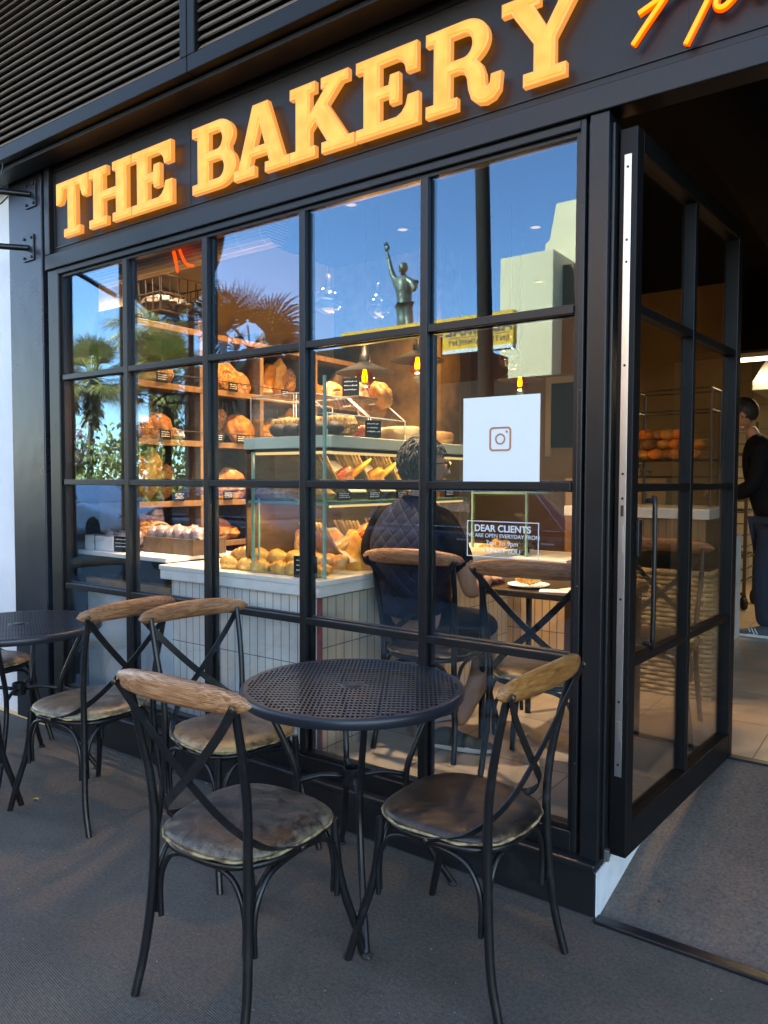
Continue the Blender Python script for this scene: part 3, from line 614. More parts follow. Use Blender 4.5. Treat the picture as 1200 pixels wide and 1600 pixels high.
# ---- arms on the column
def arm(x, z, lab):
    a = empty('steel_arm', (x,-.031,z), 0, lab, 'steel arm', 'steel arms bolted to the column')
    p = MB(); p.box(-.055,.055,-.008,0,-.075,.075)
    p.build('mounting_plate', M_steel if 0 else M_column, a, bevel=.003)
    t = MB(); t.tube([(0,-.008,0),(-.05,-.12,-.01),(-.35,-.75,-.06)], .017, 10); t.build('tube', M_black, a, smooth=True, auto=40)
    b = MB()
    for i in (-1,1):
        for k in (-1,1): b.lathe([(.009,-.0),(.009,.008),(0,.010)], (0,0,0), 8)
    for i in (-1,1):
        for k in (-1,1):
            q = MB().box(i*.038-.007,i*.038+.007,-.017,-.0085,k*.055-.007,k*.055+.007); q.build('bolt', M_black, a, bevel=.002)
    return a
arm(-4.245, 3.09, 'upper steel awning arm bolted to the blue grey column')
arm(-4.275, 2.79, 'lower steel awning arm bolted to the blue grey column')
tag(MB().tube([(-4.22,-.20,3.26),(-4.23,-.21,3.15),(-4.26,-.24,3.06),(-4.29,-.26,3.0),(-4.25,-.22,2.98),(-4.22,-.18,3.03)], .004, 6, smooth=5).build('cable', M_black, smooth=True), 'thin black cable looping beside the upper steel arm', 'cable')

# ================================================================== OPEN DOOR LEAF
dr = empty('glazed_door', (-.80,0.01,ZF+.005), -R(4.0), 'open black glazed door leaf with steel lock strip standing at the doorway', 'door')
DW, DH = 1.235, 2.375
f = MB(); f.box(-.03,.03,0,.055,0,DH); f.box(-.03,.03,DW-.06,DW,0,DH); f.box(-.03,.03,.0555,DW-.0605,0,.11); f.box(-.03,.03,.0555,DW-.0605,DH-.07,DH)
f.build('door_frame', M_doorf, dr, bevel=.004)
zr = [.64,1.225,1.81]
MB().box(-.024,.024,DW/2-.015,DW/2+.015,.111,DH-.071).build('vertical_muntin', M_doorf, dr, bevel=.003)
for z in zr:
    m = MB(); m.box(-.022,.022,.056,DW/2-.016,z-.014,z+.014); m.box(-.022,.022,DW/2+.016,DW-.061,z-.014,z+.014); m.build('horizontal_muntin', M_doorf, dr, bevel=.003)
MB().box(-.003,.003,.05,DW-.055,.105,DH-.065).build('glass', M_glassdoor, dr)
ls = MB().box(-.012,.012,-.004,-.0005,.27,2.29).build('lock_strip', M_steel, dr, bevel=.001)
for z in (.31,.42,.52,.86,1.05,1.19,1.27,1.62,1.95,2.02,2.25):
    MB().lathe([(.0045,0),(.004,.0015),(0,.001)], (0,0,0), 10).build('screw', M_black, ls).matrix_local = Matrix.Translation((0,-.004,z)) @ Matrix.Rotation(R(90),4,'X')
for z, h in ((.42,.035),(1.06,.045),(1.15,.018),(1.86,.035)):
    MB().box(-.005,.005,-.0055,-.0042,z-h,z+h).build('latch_slot', M_cardmetal if h < .03 else M_steel, ls, bevel=.001)
hd = MB(); hd.tube([(.03,.12,.70),(.055,.12,.70),(.062,.12,.72),(.062,.12,1.16),(.055,.12,1.18),(.03,.12,1.18)], .008, 10, smooth=4)
hd.build('pull_handle', M_black, dr, smooth=True)
MB().box(-.031,-.045,.03,.06,1.02,1.16).build('lock_cylinder', M_black, dr, bevel=.004)
MB().box(.0305,.045,.03,.06,1.0,1.12).build('lock_cylinder', M_black, dr, bevel=.004)
tag(MB().box(-.83,-.815,-.03,-.012,.195,.235).build('floor_hinge', M_steel, bevel=.002), 'small brass coloured hinge pin at the foot of the door', 'hinge')
# ================================================================== TERRACE FURNITURE
def make_chair(label, M_r, M_l, group='cross back chairs on the terrace'):
    t = empty('cross_back_chair', (0,0,0), 0, label, 'chair', group)
    for s in (-1,1):
        MB().tube([(s*.205,-.245,.0),(s*.198,-.215,.12),(s*.186,-.197,.28),(s*.180,-.190,.46),(s*.186,-.197,.60),(s*.196,-.222,.74),(s*.202,-.258,.900)], [.0125,.013,.0135,.0135,.0125,.012,.011], 10, smooth=5).build('rear_leg', M_black, t, smooth=True, auto=60)
        MB().tube([(s*.228,.262,.0),(s*.215,.235,.10),(s*.190,.195,.25),(s*.180,.182,.36),(s*.176,.178,.445)], [.0125,.013,.0135,.0135,.0125], 10, smooth=5).build('front_leg', M_black, t, smooth=True, auto=60)
    # seat frame hoop
    W, D = .195, .20
    def sup(w, d, n=48, p=2.9, tap=.05):
        o = []
        for k in range(n):
            a = 2*math.pi*k/n; c, s_ = math.cos(a), math.sin(a)
            x = abs(c)**(2/p)*math.copysign(1,c); y = abs(s_)**(2/p)*math.copysign(1,s_)
            o.append((x*w*(1+tap*y), y*d))
        return o
    MB().tube([(x,y-.005,.438) for x, y in sup(W,D)], .011, 8, closed=True).build('seat_frame', M_black, t, smooth=True)
    # bentwood hoops between the legs
    def hoop(a, b, name='brace'):
        a = Vector(a); b = Vector(b); P = []
        for u, z in ((.06,.215),(.055,.30),(.10,.365),(.22,.412),(.5,.425),(.78,.412),(.90,.365),(.945,.30),(.94,.215)):
            p = a.lerp(b, u); P.append((p.x,p.y,z))
        MB().tube(P, .0085, 8, smooth=5).build(name, M_black, t, smooth=True, auto=60)
    hoop((-.185,-.185,0),(.185,-.185,0)); hoop((-.185,.190,0),(.185,.190,0)); hoop((-.190,-.20,0),(-.188,.20,0)); hoop((.190,-.20,0),(.188,.20,0))
    # X straps
    for s in (-1,1):
        yo = -.002 if s > 0 else .004
        st = MB().tube([(s*.225,-.282+yo,.900),(s*.15,-.262+yo,.81),(s*.02,-.238+yo,.675),(-s*.11,-.205+yo,.56),(-s*.185,-.13,.483),(-s*.209,-.04,.452),(-s*.209,.0,.443)],
                       .0180, 4, smooth=6, flat=(.14,1), up=(0,1,0)).build('back_strap', M_black, t)
        MB().ell((s*.225,-.287,.900), .009,.006,.009, 10, 6).build('bolt', M_cardmetal, st, smooth=True)
        MB().ell((-s*.214,-.01,.445), .006,.009,.009, 10, 6).build('bolt', M_cardmetal, st, smooth=True)
    # wooden top rail, bowed backwards
    n = 26; m = 14; vs = []; fs = []
    for i in range(n+1):
        u = -1+2*i/n; a = u*.258
        y = -.266-.032*(1-u*u)+.012
        e = (1-abs(u)**5)**.5 if abs(u) < 1 else 0
        h = (.030+.006*(1-u*u))*max(e,.02); d = (.0155+.003*(1-u*u))*max(e**.7,.02)
        zc = .903+.010*(1-u*u)
        for k in range(m):
            q = 2*math.pi*k/m; c, s_ = math.cos(q), math.sin(q)
            vs.append((a, y+math.copysign(abs(c)**.75,c)*d, zc+math.copysign(abs(s_)**.8,s_)*h))
    for i in range(n):
        for k in range(m): fs.append((i*m+k, i*m+(k+1)%m, (i+1)*m+(k+1)%m, (i+1)*m+k))
    fs += [tuple(range(m)), tuple(n*m+k for k in range(m))]
    MB().add(vs, fs).build('top_rail', M_r, t, smooth=True)
    # leather seat pad: origin at the pad's centre so the wear follows its rim
    vs = []; fs = []; N = 56; rings = [(0,.030),(.25,.0295),(.5,.028),(.72,.0245),(.86,.019),(.95,.012),(1.0,.003),(1.0,-.008),(.97,-.013),(0,-.013)]
    for q, z in rings:
        for k, (x, y) in enumerate(sup(.212*max(q,.001), .217*max(q,.001), N)):
            a = 2*math.pi*k/N; vs.append((x, y, z+(.0016*math.sin(3*a+1)+.0012*math.sin(5*a)) * (q if q < .9 else .3)))
    for i in range(len(rings)-1):
        for k in range(N): fs.append((i*N+k, i*N+(k+1)%N, (i+1)*N+(k+1)%N, (i+1)*N+k))
    s = MB().add(vs, fs).build('seat', M_l, t, smooth=True); s.location = (0,-.003,.466)
    pp = sup(.214,.219,72); P = [(x+.0012*math.sin(k*1.7), y+.0012*math.cos(k*2.3), -.006+.002*math.sin(k*.9)) for k, (x, y) in enumerate(pp)]
    MB().tube(P, [.0042+.0009*math.sin(k*1.3) for k in range(72)], 6, closed=True).build('piping', M_piping, s, smooth=True)
    return t
chair0 = make_chair('wooden-railed chair with grey brown leather seat, nearest the camera with its back to it', M_rail3, M_leather)
chair0.location = (-1.575,-.915,0); chair0.rotation_euler.z = R(2)
def place(x, y, rz, label, mr=None, ml=None, z=0, group=None):
    c = copy_tree(chair0); c.location = (x,y,z); c.rotation_euler = (0,0,R(rz)); c['label'] = label
    if group: c['group'] = group
    if mr: setmat(c, 'top_rail', mr)
    if ml: setmat(c, 'seat', ml)
    return c
place(-1.115,-.470, 88, 'chair with dark brown seat standing right of the round table beside the doorway', M_rail2, M_leather2)
place(-2.195,-.405, -99, 'chair with tan rubbed seat left of the round table, its pale rail overlapping the window', M_rail, M_leather3)
place(-2.975,-.51, 94, 'chair with faded olive seat facing the far left table, back towards the round table', M_rail, M_leather4)
place(-3.33,-1.03, 25, 'chair cut off by the left picture edge, back leg crossing the far left table', M_rail, M_leather4)
place(-4.13,-.42, -80, 'farthest chair, standing beyond the far left table by the white wall', M_rail, M_leather)

def make_table(label):
    t = empty('bistro_table', (0,0,0), 0, label, 'table', 'round black perforated tables')
    r = .385; zt = .74; th = .004
    # perforated sheet: strips of cells, each a slot framed by metal
    mb = MB(); cw, ch, hx, hy = .0150, .0270, .0050, .0095
    nx = int(r/cw)+1; ny = int(r/ch)+2; cR, sR = math.cos(R(33)), math.sin(R(33))
    for i in range(-nx, nx+1):
        for j in range(-ny, ny+1):
            x, y = i*cw, j*ch
            d = math.hypot(x, y)
            if d > r+.004: continue
            solid = d > r-.022 or d < .05
            a, b = cw/2, ch/2
            if solid:
                mb.add([(x-a,y-b,zt),(x+a,y-b,zt),(x+a,y+b,zt),(x-a,y+b,zt)], [(0,1,2,3)])
            else:
                o = [(x-a,y-b),(x+a,y-b),(x+a,y+b),(x-a,y+b)]; q = [(x-hx,y-hy),(x+hx,y-hy),(x+hx,y+hy),(x-hx,y+hy)]
                vs = [(*p,zt) for p in o]+[(*p,zt) for p in q]+[(*p,zt-th) for p in q]
                fs = [(k,(k+1)%4,4+(k+1)%4,4+k) for k in range(4)]+[(4+k,4+(k+1)%4,8+(k+1)%4,8+k) for k in range(4)]
                mb.add(vs, fs)
    mb.v = [((x*cR-y*sR)*min(1,(r-.003)/max(math.hypot(x,y),1e-6)), (x*sR+y*cR)*min(1,(r-.003)/max(math.hypot(x,y),1e-6)), z) for x, y, z in mb.v]
    mb.lathe([(r-.022,zt+.0004),(r-.006,zt+.0015)], (0,0,0), 72, cap=False)
    mb.build('table_top', M_tableblk, t)
    MB().lathe([(r-.012,zt-.03),(r-.008,zt-.034),(r-.001,zt-.033),(r+.002,zt-.028),(r+.003,zt-.008),(r,zt-.001),(r-.007,zt+.0022),(r-.014,zt+.0005),(r-.012,zt-.006)], (0,0,0), 96, cap=False).build('rim', M_tableblk, t, smooth=True, auto=50)
    MB().lathe([(0,.004),(.022,.004),(.026,.002),(.028,0)], (0,0,zt+.0002), 32).build('parasol_plug', M_tableblk, t, smooth=True, auto=40)
    MB().lathe([(.030,.0015),(.0345,.0035),(.038,.0)], (0,0,zt), 32, cap=False).build('plug_ring', M_tableblk, t, smooth=True)
    MB().lathe([(.028,-.03),(.032,-.028),(.032,.028),(.028,.03),(.026,.028),(.026,-.028),(.028,-.03)], (0,0,.42), 24, cap=False).build('hub_ring', M_black, t, smooth=True, auto=40)
    for k in range(4):
        a = R(-45+90*k); c, s = math.cos(a), math.sin(a)
        MB().tube([(c*.30,s*.30,.712),(c*.285,s*.285,.66),(c*.235,s*.235,.55),(c*.195,s*.195,.44),(c*.195,s*.195,.34),(c*.235,s*.235,.22),(c*.30,s*.30,.10),(c*.36,s*.36,.012)], .0115, 10, smooth=5).build('leg', M_black, t, smooth=True, auto=60)
        MB().tube([(c*.030,s*.030,.42),(c*.11,s*.11,.428),(c*.196,s*.196,.41)], .009, 8, smooth=3).build('stretcher', M_black, t, smooth=True)
        MB().lathe([(.017,0),(.017,.008),(.012,.014)], (c*.362,s*.362,0), 12).build('foot', M_rubber, t, smooth=True)
    rg = MB().tube([(math.cos(R(k*10))*.30, math.sin(R(k*10))*.30, .716) for k in range(36)], .008, 8, closed=True).build('top_support_ring', M_black, t, smooth=True)
    return t
tab = make_table('round black perforated table in the middle of four chairs, nearest the camera'); tab.location = (-1.60,-.392,0)
tb2 = copy_tree(tab); tb2.location = (-3.60,-.50,0); tb2['label'] = 'far left round black table cut off by the picture edge'

# scattered crumbs and grit on the mat, and one yellow leaf
cm = MB(); rc = random.Random(3)
for i in range(150):
    x, y = rc.uniform(-3.9,.4), rc.uniform(-1.35,-.10); s_ = rc.uniform(.0015,.0045); a = rc.uniform(0,6.28)
    cm.add([(x+s_*math.cos(a+k*1.57)*rc.uniform(.5,1.2), y+s_*math.sin(a+k*1.57)*rc.uniform(.5,1.2), .0045) for k in range(4)]+[(x,y,.0045+s_*.6)], [(0,1,4),(1,2,4),(2,3,4),(3,0,4)])
tag(cm.build('crumbs', mat('crumb', (.30,.26,.2), .8)), kind='stuff')
lf = MB().add([(-.02,0,0),(-.008,.009,.004),(.012,.007,.006),(.022,0,.003),(.010,-.008,.006),(-.009,-.009,.002)],[(0,1,2,3,4,5)]).build('fallen_leaf', mat('yellow_leaf',(.45,.38,.06),.6)); lf.location = (-3.23,-.63,.004); tag(lf, 'small yellow fallen leaf on the mat near the far left table', 'leaf')
# ================================================================== INTERIOR: counters
ctr = empty('bakery_counter', (0,0,0), 0, 'white topped counter faced with narrow vertical tiles behind the window', 'counter')
MB().box(-3.235,-2.215,.14,.75,.20,.925).build('tiled_front', M_ctile, ctr)
MB().box(-2.7,-2.1925,.1425,2.3,.20,.925).build('tiled_side', M_ctiley, ctr)
c = MB(); c.box(-3.28,-2.175,.10,2.34,.9255,.975); c.box(-4.14,-3.2815,.14,.62,1.005,1.03)
c.build('counter_slab', M_marble, ctr, bevel=.004)
MB().box(-3.285,-2.170,.095,2.345,.9755,1.0).build('slab_top', M_marble, ctr, bevel=.003)
MB().box(-2.2135,-2.19,.13,.1415,.20,.925).build('corner_trim', mat('rust_red_trim',(.30,.05,.04),.6), ctr)
MB().box(-4.14,-3.29,.16,.60,.905,1.004).build('dark_apron', M_grey if 0 else M_chalk, ctr)
MB().box(-4.0,-3.24,.13,.18,.84,.875).build('wood_bar', M_wood_lt, ctr)
MB().box(-4.14,-3.236,.20,.60,.20,.835).build('grey_panel', M_grey, ctr)

# display case on the counter
case = empty('display_case', (0,0,0), 0, 'glass pastry display case with pale top board standing on the counter', 'display case')
CX0, CX1, CY0, CY1 = -2.74, -2.20, .17, 1.50
MB().box(CX0,CX1+.02,CY0+.02,CY1,1.600,1.655).build('top_board', M_case, case, bevel=.003)
MB().box(CX0+.02,CX1,CY0+.04,CY1,1.585,1.5985).build('board_edge', M_chalk, case)
MB().box(CX0+.02,CX1-.01,CY0+.03,CY1,1.335,1.35).build('glass_shelf', M_glassedge, case)
g = MB(); g.box(CX0+.08,CX1-.004,CY0-.004,CY0+.002,1.002,1.58); g.box(CX1-.006,CX1,CY0+.004,CY1,1.002,1.58)
g.build('glass_panes', M_glassclr, case)
e = MB(); e.box(CX0+.078,CX0+.09,CY0-.006,CY0+.006,1.002,1.584); e.box(CX1-.008,CX1+.004,CY0-.006,CY0+.006,1.002,1.92); e.box(CX0+.105,CX0+.111,CY0+.010,CY0+.02,1.002,1.36)
e.build('glass_edges', M_glassedge, case)
MB().box(CX0+.05,CX1-.02,CY0+.05,CY0+.075,1.572,1.584).build('added_strip_light', M_strip, case)  # unseen glowing strips, added to light the case
MB().box(CX1-.06,CX1-.045,CY0+.1,CY1,1.572,1.584).build('added_strip_light', M_strip, case)
MB().box(CX1-.06,CX1-.045,CY0+.1,CY1,1.322,1.3345).build('added_strip_light', M_strip, case)
MB().box(CX0,CX0+.012,CY0+.03,CY1,1.002,1.58).build('back_board', M_wood_dk, case)
for zz, en in ((1.56,.6),(1.31,.5)):  # area lights added to brighten the pastries in the case
    l = bpy.data.lights.new('case_fill_light', 'AREA'); l.shape = 'RECTANGLE'; l.size = 1.1; l.size_y = .03; l.energy = en; l.color = (1,.68,.34)
    lo = bpy.data.objects.new('case_fill_light', l); COL.objects.link(lo); lo.parent = case; lo.location = (CX1-.05,.85,zz); lo.rotation_euler = (0,R(35),R(0)); lo.rotation_euler = Euler((0,R(35),0)).to_matrix().to_euler()
    lo.rotation_euler = (Matrix.Rotation(R(35),3,'Y') @ Matrix.Rotation(R(90),3,'Z')).to_euler()
l = bpy.data.lights.new('case_fill_light', 'AREA'); l.shape = 'RECTANGLE'; l.size = .45; l.size_y = .03; l.energy = .4; l.color = (1,.72,.40)  # further added light for the front of the case
lo = bpy.data.objects.new('case_fill_light', l); COL.objects.link(lo); lo.parent = case; lo.location = (-2.45,.24,1.325); lo.rotation_euler = (R(12),0,0)

# acrylic boxes with lids on the top board
def acrylic(x0,x1,y0,y1,z0,lab):
    a = empty('acrylic_cover', ((x0+x1)/2,(y0+y1)/2,z0), 0, lab, 'acrylic cover', 'clear acrylic covers on the display case')
    w, d, h = (x1-x0)/2, (y1-y0)/2, .20
    MB().prism([(-w,0),(w,0),(w,.10),(w-.13,h),(-w,h)], -d, d, 'y').build('cover', M_acryl, a)
    E = MB(); t = .003
    for y in (-d,d):
        for p, q in (((w,0),(w,.10)),((w,.10),(w-.13,h)),((w-.13,h),(-w,h)),((-w,h),(-w,0))):
            E.tube([(p[0],y,p[1]),(q[0],y,q[1])], t, 6)
    for px, pz in ((w,.10),(w-.13,h),(-w,h)): E.tube([(px,-d,pz),(px,d,pz)], t, 6)
    E.build('cover_edges', mat('acrylic_edge'+str(rnd.random())[:5], (.6,.6,.56), .2), a, smooth=True)
    return a
acrylic(-2.71,-2.22,.21,.52,1.657,'clear slanted acrylic cover nearest the window on the display case')
acrylic(-2.71,-2.22,.54,.84,1.657,'clear slanted acrylic cover in the middle of the display case top')

# ---------------- bread makers (each thing one mesh unless it has parts)
def nz(d, s, ph): return 1+.05*math.sin(d.x*7*s+ph)*math.cos(d.y*6*s+ph*2)+.04*math.sin(d.z*9*s+ph*3)
protos = {}
def loaf_mesh(kind, mt):
    ph = rnd.uniform(0,9); mb = MB()
    if kind == 'round':
        mb.ell((0,0,.062), .105,.105,.066, 56, 28, lambda d: nz(d,1,ph)*(1-.16*(max(0,math.cos(d.x*9+ph))**10+max(0,math.cos(d.y*9+ph*2))**10)*max(0,d.z)))
    elif kind == 'oval':
        mb.ell((0,0,.055), .16,.078,.060, 56, 24, lambda d: nz(d,1,ph)*(1-.20*max(0,math.sin((d.x+.35*d.y)*14+ph))**6*max(0,d.z)))
    elif kind == 'tin':
        mb.ell((0,0,.07), .145,.065,.075, 30, 16, lambda d: nz(d,1,ph)*(1+.18*(1-max(abs(d.x),abs(d.y),abs(d.z)))))
    elif kind == 'bun':
        mb.ell((0,0,.028), .048,.046,.032, 18, 10, lambda d: nz(d,1,ph))
    elif kind == 'baguette':
        mb.ell((0,0,.03), .23,.032,.030, 32, 12, lambda d: nz(d,.6,ph)*(1-.2*max(0,math.sin(d.x*20+ph))**3*max(0,d.z)))
    elif kind == 'cake':
        mb.lathe([(0,0),(.10,0),(.11,.02),(.112,.05),(.10,.062),(.06,.068),(0,.068)], (0,0,0), 28)
    elif kind == 'croissant':
        P = []; rr = []
        for i in range(57):
            u = -1+i/28; a = u*1.35; P.append((.062*math.sin(a)*1.3, -.052*math.cos(a)+.03, .028-.006*abs(u)))
            base = .034*(1-abs(u)**1.25)+.004; fr_ = (abs(u)*4.2+.15) % 1.0; rr.append(base*(.82+.30*(1-fr_)**.7))
        mb.tube(P, rr, 14)
    return mb
def bread(kind, mt, loc, rz, name, label, cat, group, sc_=1, tilt=0, rx=0):
    key = (kind, mt.name, rnd.randint(0,1))
    if key not in protos:
        o = loaf_mesh(kind, mt).build(name, mt, None, smooth=True); protos[key] = o.data
    else:
        o = bpy.data.objects.new(name, protos[key]); COL.objects.link(o)
    o.location = loc; o.rotation_euler = (R(rx), R(tilt), R(rz)); o.scale = (sc_,)*3
    return tag(o, label, cat, group)
ORD = ['first','second','third','fourth','fifth','sixth','seventh','eighth','ninth','tenth','eleventh','twelfth','thirteenth','fourteenth','fifteenth','sixteenth']

# croissants along the bottom of the case (front row towards the window)
k = 0
for row, (y, z, n) in enumerate(((.22,1.002,6),(.31,1.002,5),(.265,1.045,5))):
    for i in range(n):
        bread('croissant', M_croiss, (-2.86+i*.115+row*.03+rnd.uniform(-.01,.01), y, z), 12+rnd.uniform(-25,25), 'croissant',
              f'golden croissant {["in the front row","in the back row","on top of the pile"][row]} on the counter, {ORD[i]} from the left', 'croissant', 'croissants at the foot of the display case', 1.0+rnd.uniform(-.08,.12)); k += 1
# tall floured rolls / loaves standing behind croissants
for i in range(4):
    bread('oval', (M_flour, M_croiss)[i % 2], (-2.62+i*.10, .47+.03*(i%2), 1.06), 90, 'loaf', f'striped crusty loaf standing behind the croissants, {ORD[i]} from the left', 'loaf', 'crusty loaves standing in the case', .85, 78)
for i in range(5):
    bread('bun', M_flour, (-2.56+i*.075, .36, 1.045), rnd.uniform(0,90), 'bun', f'sugar dusted bun behind the croissants, {ORD[i]} from the left', 'bun', 'sugar dusted buns', .85)
# along the deep side of the case: bottom
def wick_basket(x, y, z, lab, tilt, grp='wicker baskets in the display case'):
    b = empty('wicker_basket', (x,y,z), R(tilt), lab, 'basket', grp)
    m = MB()
    for i in range(9):
        u = i/8; 
        m.tube([(-.13+.02*math.sin(i),-.06+u*.12,.02+u*.0),(-.02,-.06+u*.12,.10),(.11+.01*math.cos(i*2),-.06+u*.12,.235)], .007, 6, smooth=3)
    m.build('wicker_tray', M_wicker, b, smooth=True)
    return b
for lev, z in ((0,1.01),(1,1.355)):
    where = ('lower', 'upper')[lev]
    for i in range(4):
        y = .40+i*.26
        wick_basket(-2.40, y, z, f'slanted twig basket on the {where} level of the case, {ORD[i]} from the window', -90+8)
        pk = MB(); pk.add([(-.07,-.10,.035),(.06,-.10,.035),(.06,.10,.19),(-.07,.10,.19),(-.07,-.10,.04),(.06,-.10,.04),(.06,.10,.195),(-.07,.10,.195)],[(0,3,2,1),(4,5,6,7),(0,1,5,4),(1,2,6,5),(2,3,7,6),(3,0,4,7)])
        o = pk.build('paper_liner', M_paper); o.location = (-2.38,y+.13,z); o.rotation_euler.z = R(90); tag(o, f'white paper liner beside the {ORD[i]} twig basket on the {where} level', 'paper liner', 'paper liners in the display case')
        for j in range(3 if lev == 0 else 2):
            bread(('oval','baguette')[j % 2], (M_croiss, M_berry, M_crust)[(i+j+lev) % 3], (-2.37+.02*j, y+.10+.06*j, z+.07+.03*j), 10+j*12, 'pastry', f'glazed pastry on the {where} case level, {ORD[i*3+j]} from the window', 'pastry', 'glazed pastries in the display case', .62, -38)
# front items on the case's upper shelf
for i in range(4):
    bread('oval', (M_crust, M_croiss)[i % 2], (-2.62+i*.10, .26, 1.352), 20, 'pastry', f'brown roll on the upper shelf at the front of the case, {ORD[i]} from the left', 'roll', 'rolls on the upper front shelf', .55)
# price tags
def tagcard(x, y, z, rz, lab, w=.045, h=.035, grp='black price tags'):
    t = empty('price_tag', (x,y,z), R(rz), lab, 'price tag', grp)
    c = MB(); c.box(-w,w,-.002,.002,0,h*2); c.build('card', M_chalk, t, bevel=.001)
    s = MB()
    for r_ in range(3):
        zz = h*1.55-r_*h*.45; x_ = -w*.75
        while x_ < w*.7:
            l = rnd.uniform(.004,.009); s.box(x_,x_+l,-.0032,-.0021,zz+rnd.uniform(-.001,.001),zz+rnd.uniform(.003,.006)); x_ += l+rnd.uniform(.002,.004)
    s.build('chalk_writing', M_chalkw, t)
    return t
for i in range(5): tagcard(-2.195, .30+i*.24, 1.355, 90, f'small black price tag on the glass shelf edge, {ORD[i]} from the window', .05, .02)
for i, x in enumerate((-2.33,)): tagcard(-2.30, .15, 1.002, 14, 'large black price tag leaning at the corner of the display case', .06, .05)
tagcard(-2.19, .52, 1.657, 60, 'black arched price tag on the pale top board of the case', .042, .042)
tagcard(-2.19, 1.02, 1.657, 60, 'black price tag at the far end of the pale top board', .035, .03)
# cakes on the top board
for i in range(3):
    bread('tin', M_seed, (-2.60+i*.16, .36, 1.66), 15, 'loaf', f'seeded loaf under the nearest acrylic cover, {ORD[i]} from the left', 'loaf', 'seeded loaves under the acrylic cover', .72)
for i in range(5):
    bread('bun', M_choc, (-2.56+i*.085, .255, 1.66), rnd.uniform(0,90), 'cake', f'dark chocolate muffin under the nearest acrylic cover, {ORD[i]} from the left', 'muffin', 'dark muffins under the acrylic cover', 1.05)
bread('cake', M_berry, (-2.35,.62,1.66), 0, 'tart', 'glazed round tart under the middle acrylic cover', 'tart', None, .95)
bread('cake', M_flour, (-2.50,.74,1.66), 0, 'tart', 'pale dusted cake under the middle acrylic cover', 'cake', None, .8)
bread('cake', M_wicker, (-2.35,1.02,1.66), 0, 'pie', 'wide ridged pie at the back of the case top', 'pie', None, 1.25)
bread('cake', M_crustdk, (-2.35,1.32,1.66), 0, 'pie', 'dark ridged pie at the far end of the case top', 'pie', None, 1.1)
for i in range(3):
    bread('round', (M_crust, M_flour, M_crust)[i], (-2.55+.11*i,.62+.05*i,1.87), 30*i, 'loaf', f'sliced round loaf on top of the covers, {ORD[i]} from the left', 'loaf', 'loaves on top of the acrylic covers', .72, 60)
bd = MB().box(-2.62,-2.30,.545,.83,1.8605,1.872).build('serving_board', M_wood_lt, bevel=.003); tag(bd, 'light wooden board lying on the acrylic cover', 'board')
tagcard(-2.36,.56,1.873, 20, 'black price tag standing on the light wooden board', .045, .045)

# ---------------- wooden wall shelves with loaves
sh = empty('bread_shelves', (0,0,0), 0, 'rustic brown wooden wall shelves full of bread behind the counter', 'shelves')
SX = -3.75; SXB = -4.14
ys = [.30,.80,1.33,1.90,2.55]
sf = MB()
for y in ys: sf.box(SXB,SX-.004,y-.014,y+.014,.60,2.46)
sf.build('divider', M_wood_dk, sh, bevel=.002)
MB().box(SXB-.002,SXB+.012,.30,2.56,.60,2.46).build('back_boards', M_wood_dk, sh)
for z in (1.03,1.30,1.675,2.015,2.37):
    b = MB()
    for i in range(4): b.box(SXB+.013,SX-.006,ys[i]+.0145,ys[i+1]-.0145,z-.012,z+.012)
    b.build('shelf_board', M_wood_dk, sh, bevel=.002)
    MB().box(SX-.0035,SX+.006,.29,2.56,z-.018,z+.018).build('shelf_lip', M_wood_lt, sh, bevel=.002)
    if 1.2 < z < 2.2: MB().tube([(SX+.01,.30,z+.075),(SX+.01,2.55,z+.075)], .003, 6).build('front_rail', M_black, sh)
for y in ys: MB().box(SX-.0035,SX+.003,y-.016,y+.016,.60,2.350).build('upright_lip', M_wood_lt, sh)
for z in (): MB().box(SX-.05,SX-.02,.33,2.5,z-.008,z-.001).build('added_strip_light', M_strip, sh)
kinds = [('round',M_seed),('oval',M_crust),('round',M_crust),('oval',M_flour),('tin',M_seed),('round',M_flour),('oval',M_croiss)]
cnt = 0
for si, z in enumerate((1.042,1.312,1.687,2.027)):
    y = .37; i = 0
    names = ['bottom shelf','lowest full shelf','middle shelf','top shelf']
    while y < 2.48:
        if min(abs(y-q) for q in ys) < .075: y += .05; continue
        kd, mt = kinds[(cnt*5+si) % 7] if si else kinds[(cnt*3) % 7]
        s_ = rnd.uniform(.80,1.12)
        stand = rnd.random() < .75
        adj = {'round':.105,'oval':.078,'tin':.065}[kd]
        if stand: loc = (SX-.14, y, z+({'round':.10,'oval':.155,'tin':.14}[kd])*s_*.92-.02); rot = (90 if kd != 'round' else 0, 76); 
        else: loc = (SX-.16, y, z); rot = (rnd.uniform(-15,15), 0)
        if stand and kd == 'round': o = bread(kd, mt, loc, 0, 'loaf', '', 'loaf', 'loaves on the wooden wall shelves', s_, 68)
        elif stand: o = bread(kd, mt, loc, 0, 'loaf', '', 'loaf', 'loaves on the wooden wall shelves', s_*.95, -72)
        else: o = bread(kd, mt, loc, rot[0], 'loaf', '', 'loaf', 'loaves on the wooden wall shelves', s_)
        desc = {M_seed:'seeded brown',M_crust:'golden brown',M_flour:'floured pale',M_croiss:'glossy golden'}[mt]
        o['label'] = f'{desc} {kd} loaf on the {names[si]}, {ORD[i]} from the window'
        y += adj*2*(.60 if stand and kd != 'round' else (.55 if stand else .95))*s_+.015; i += 1; cnt += 1
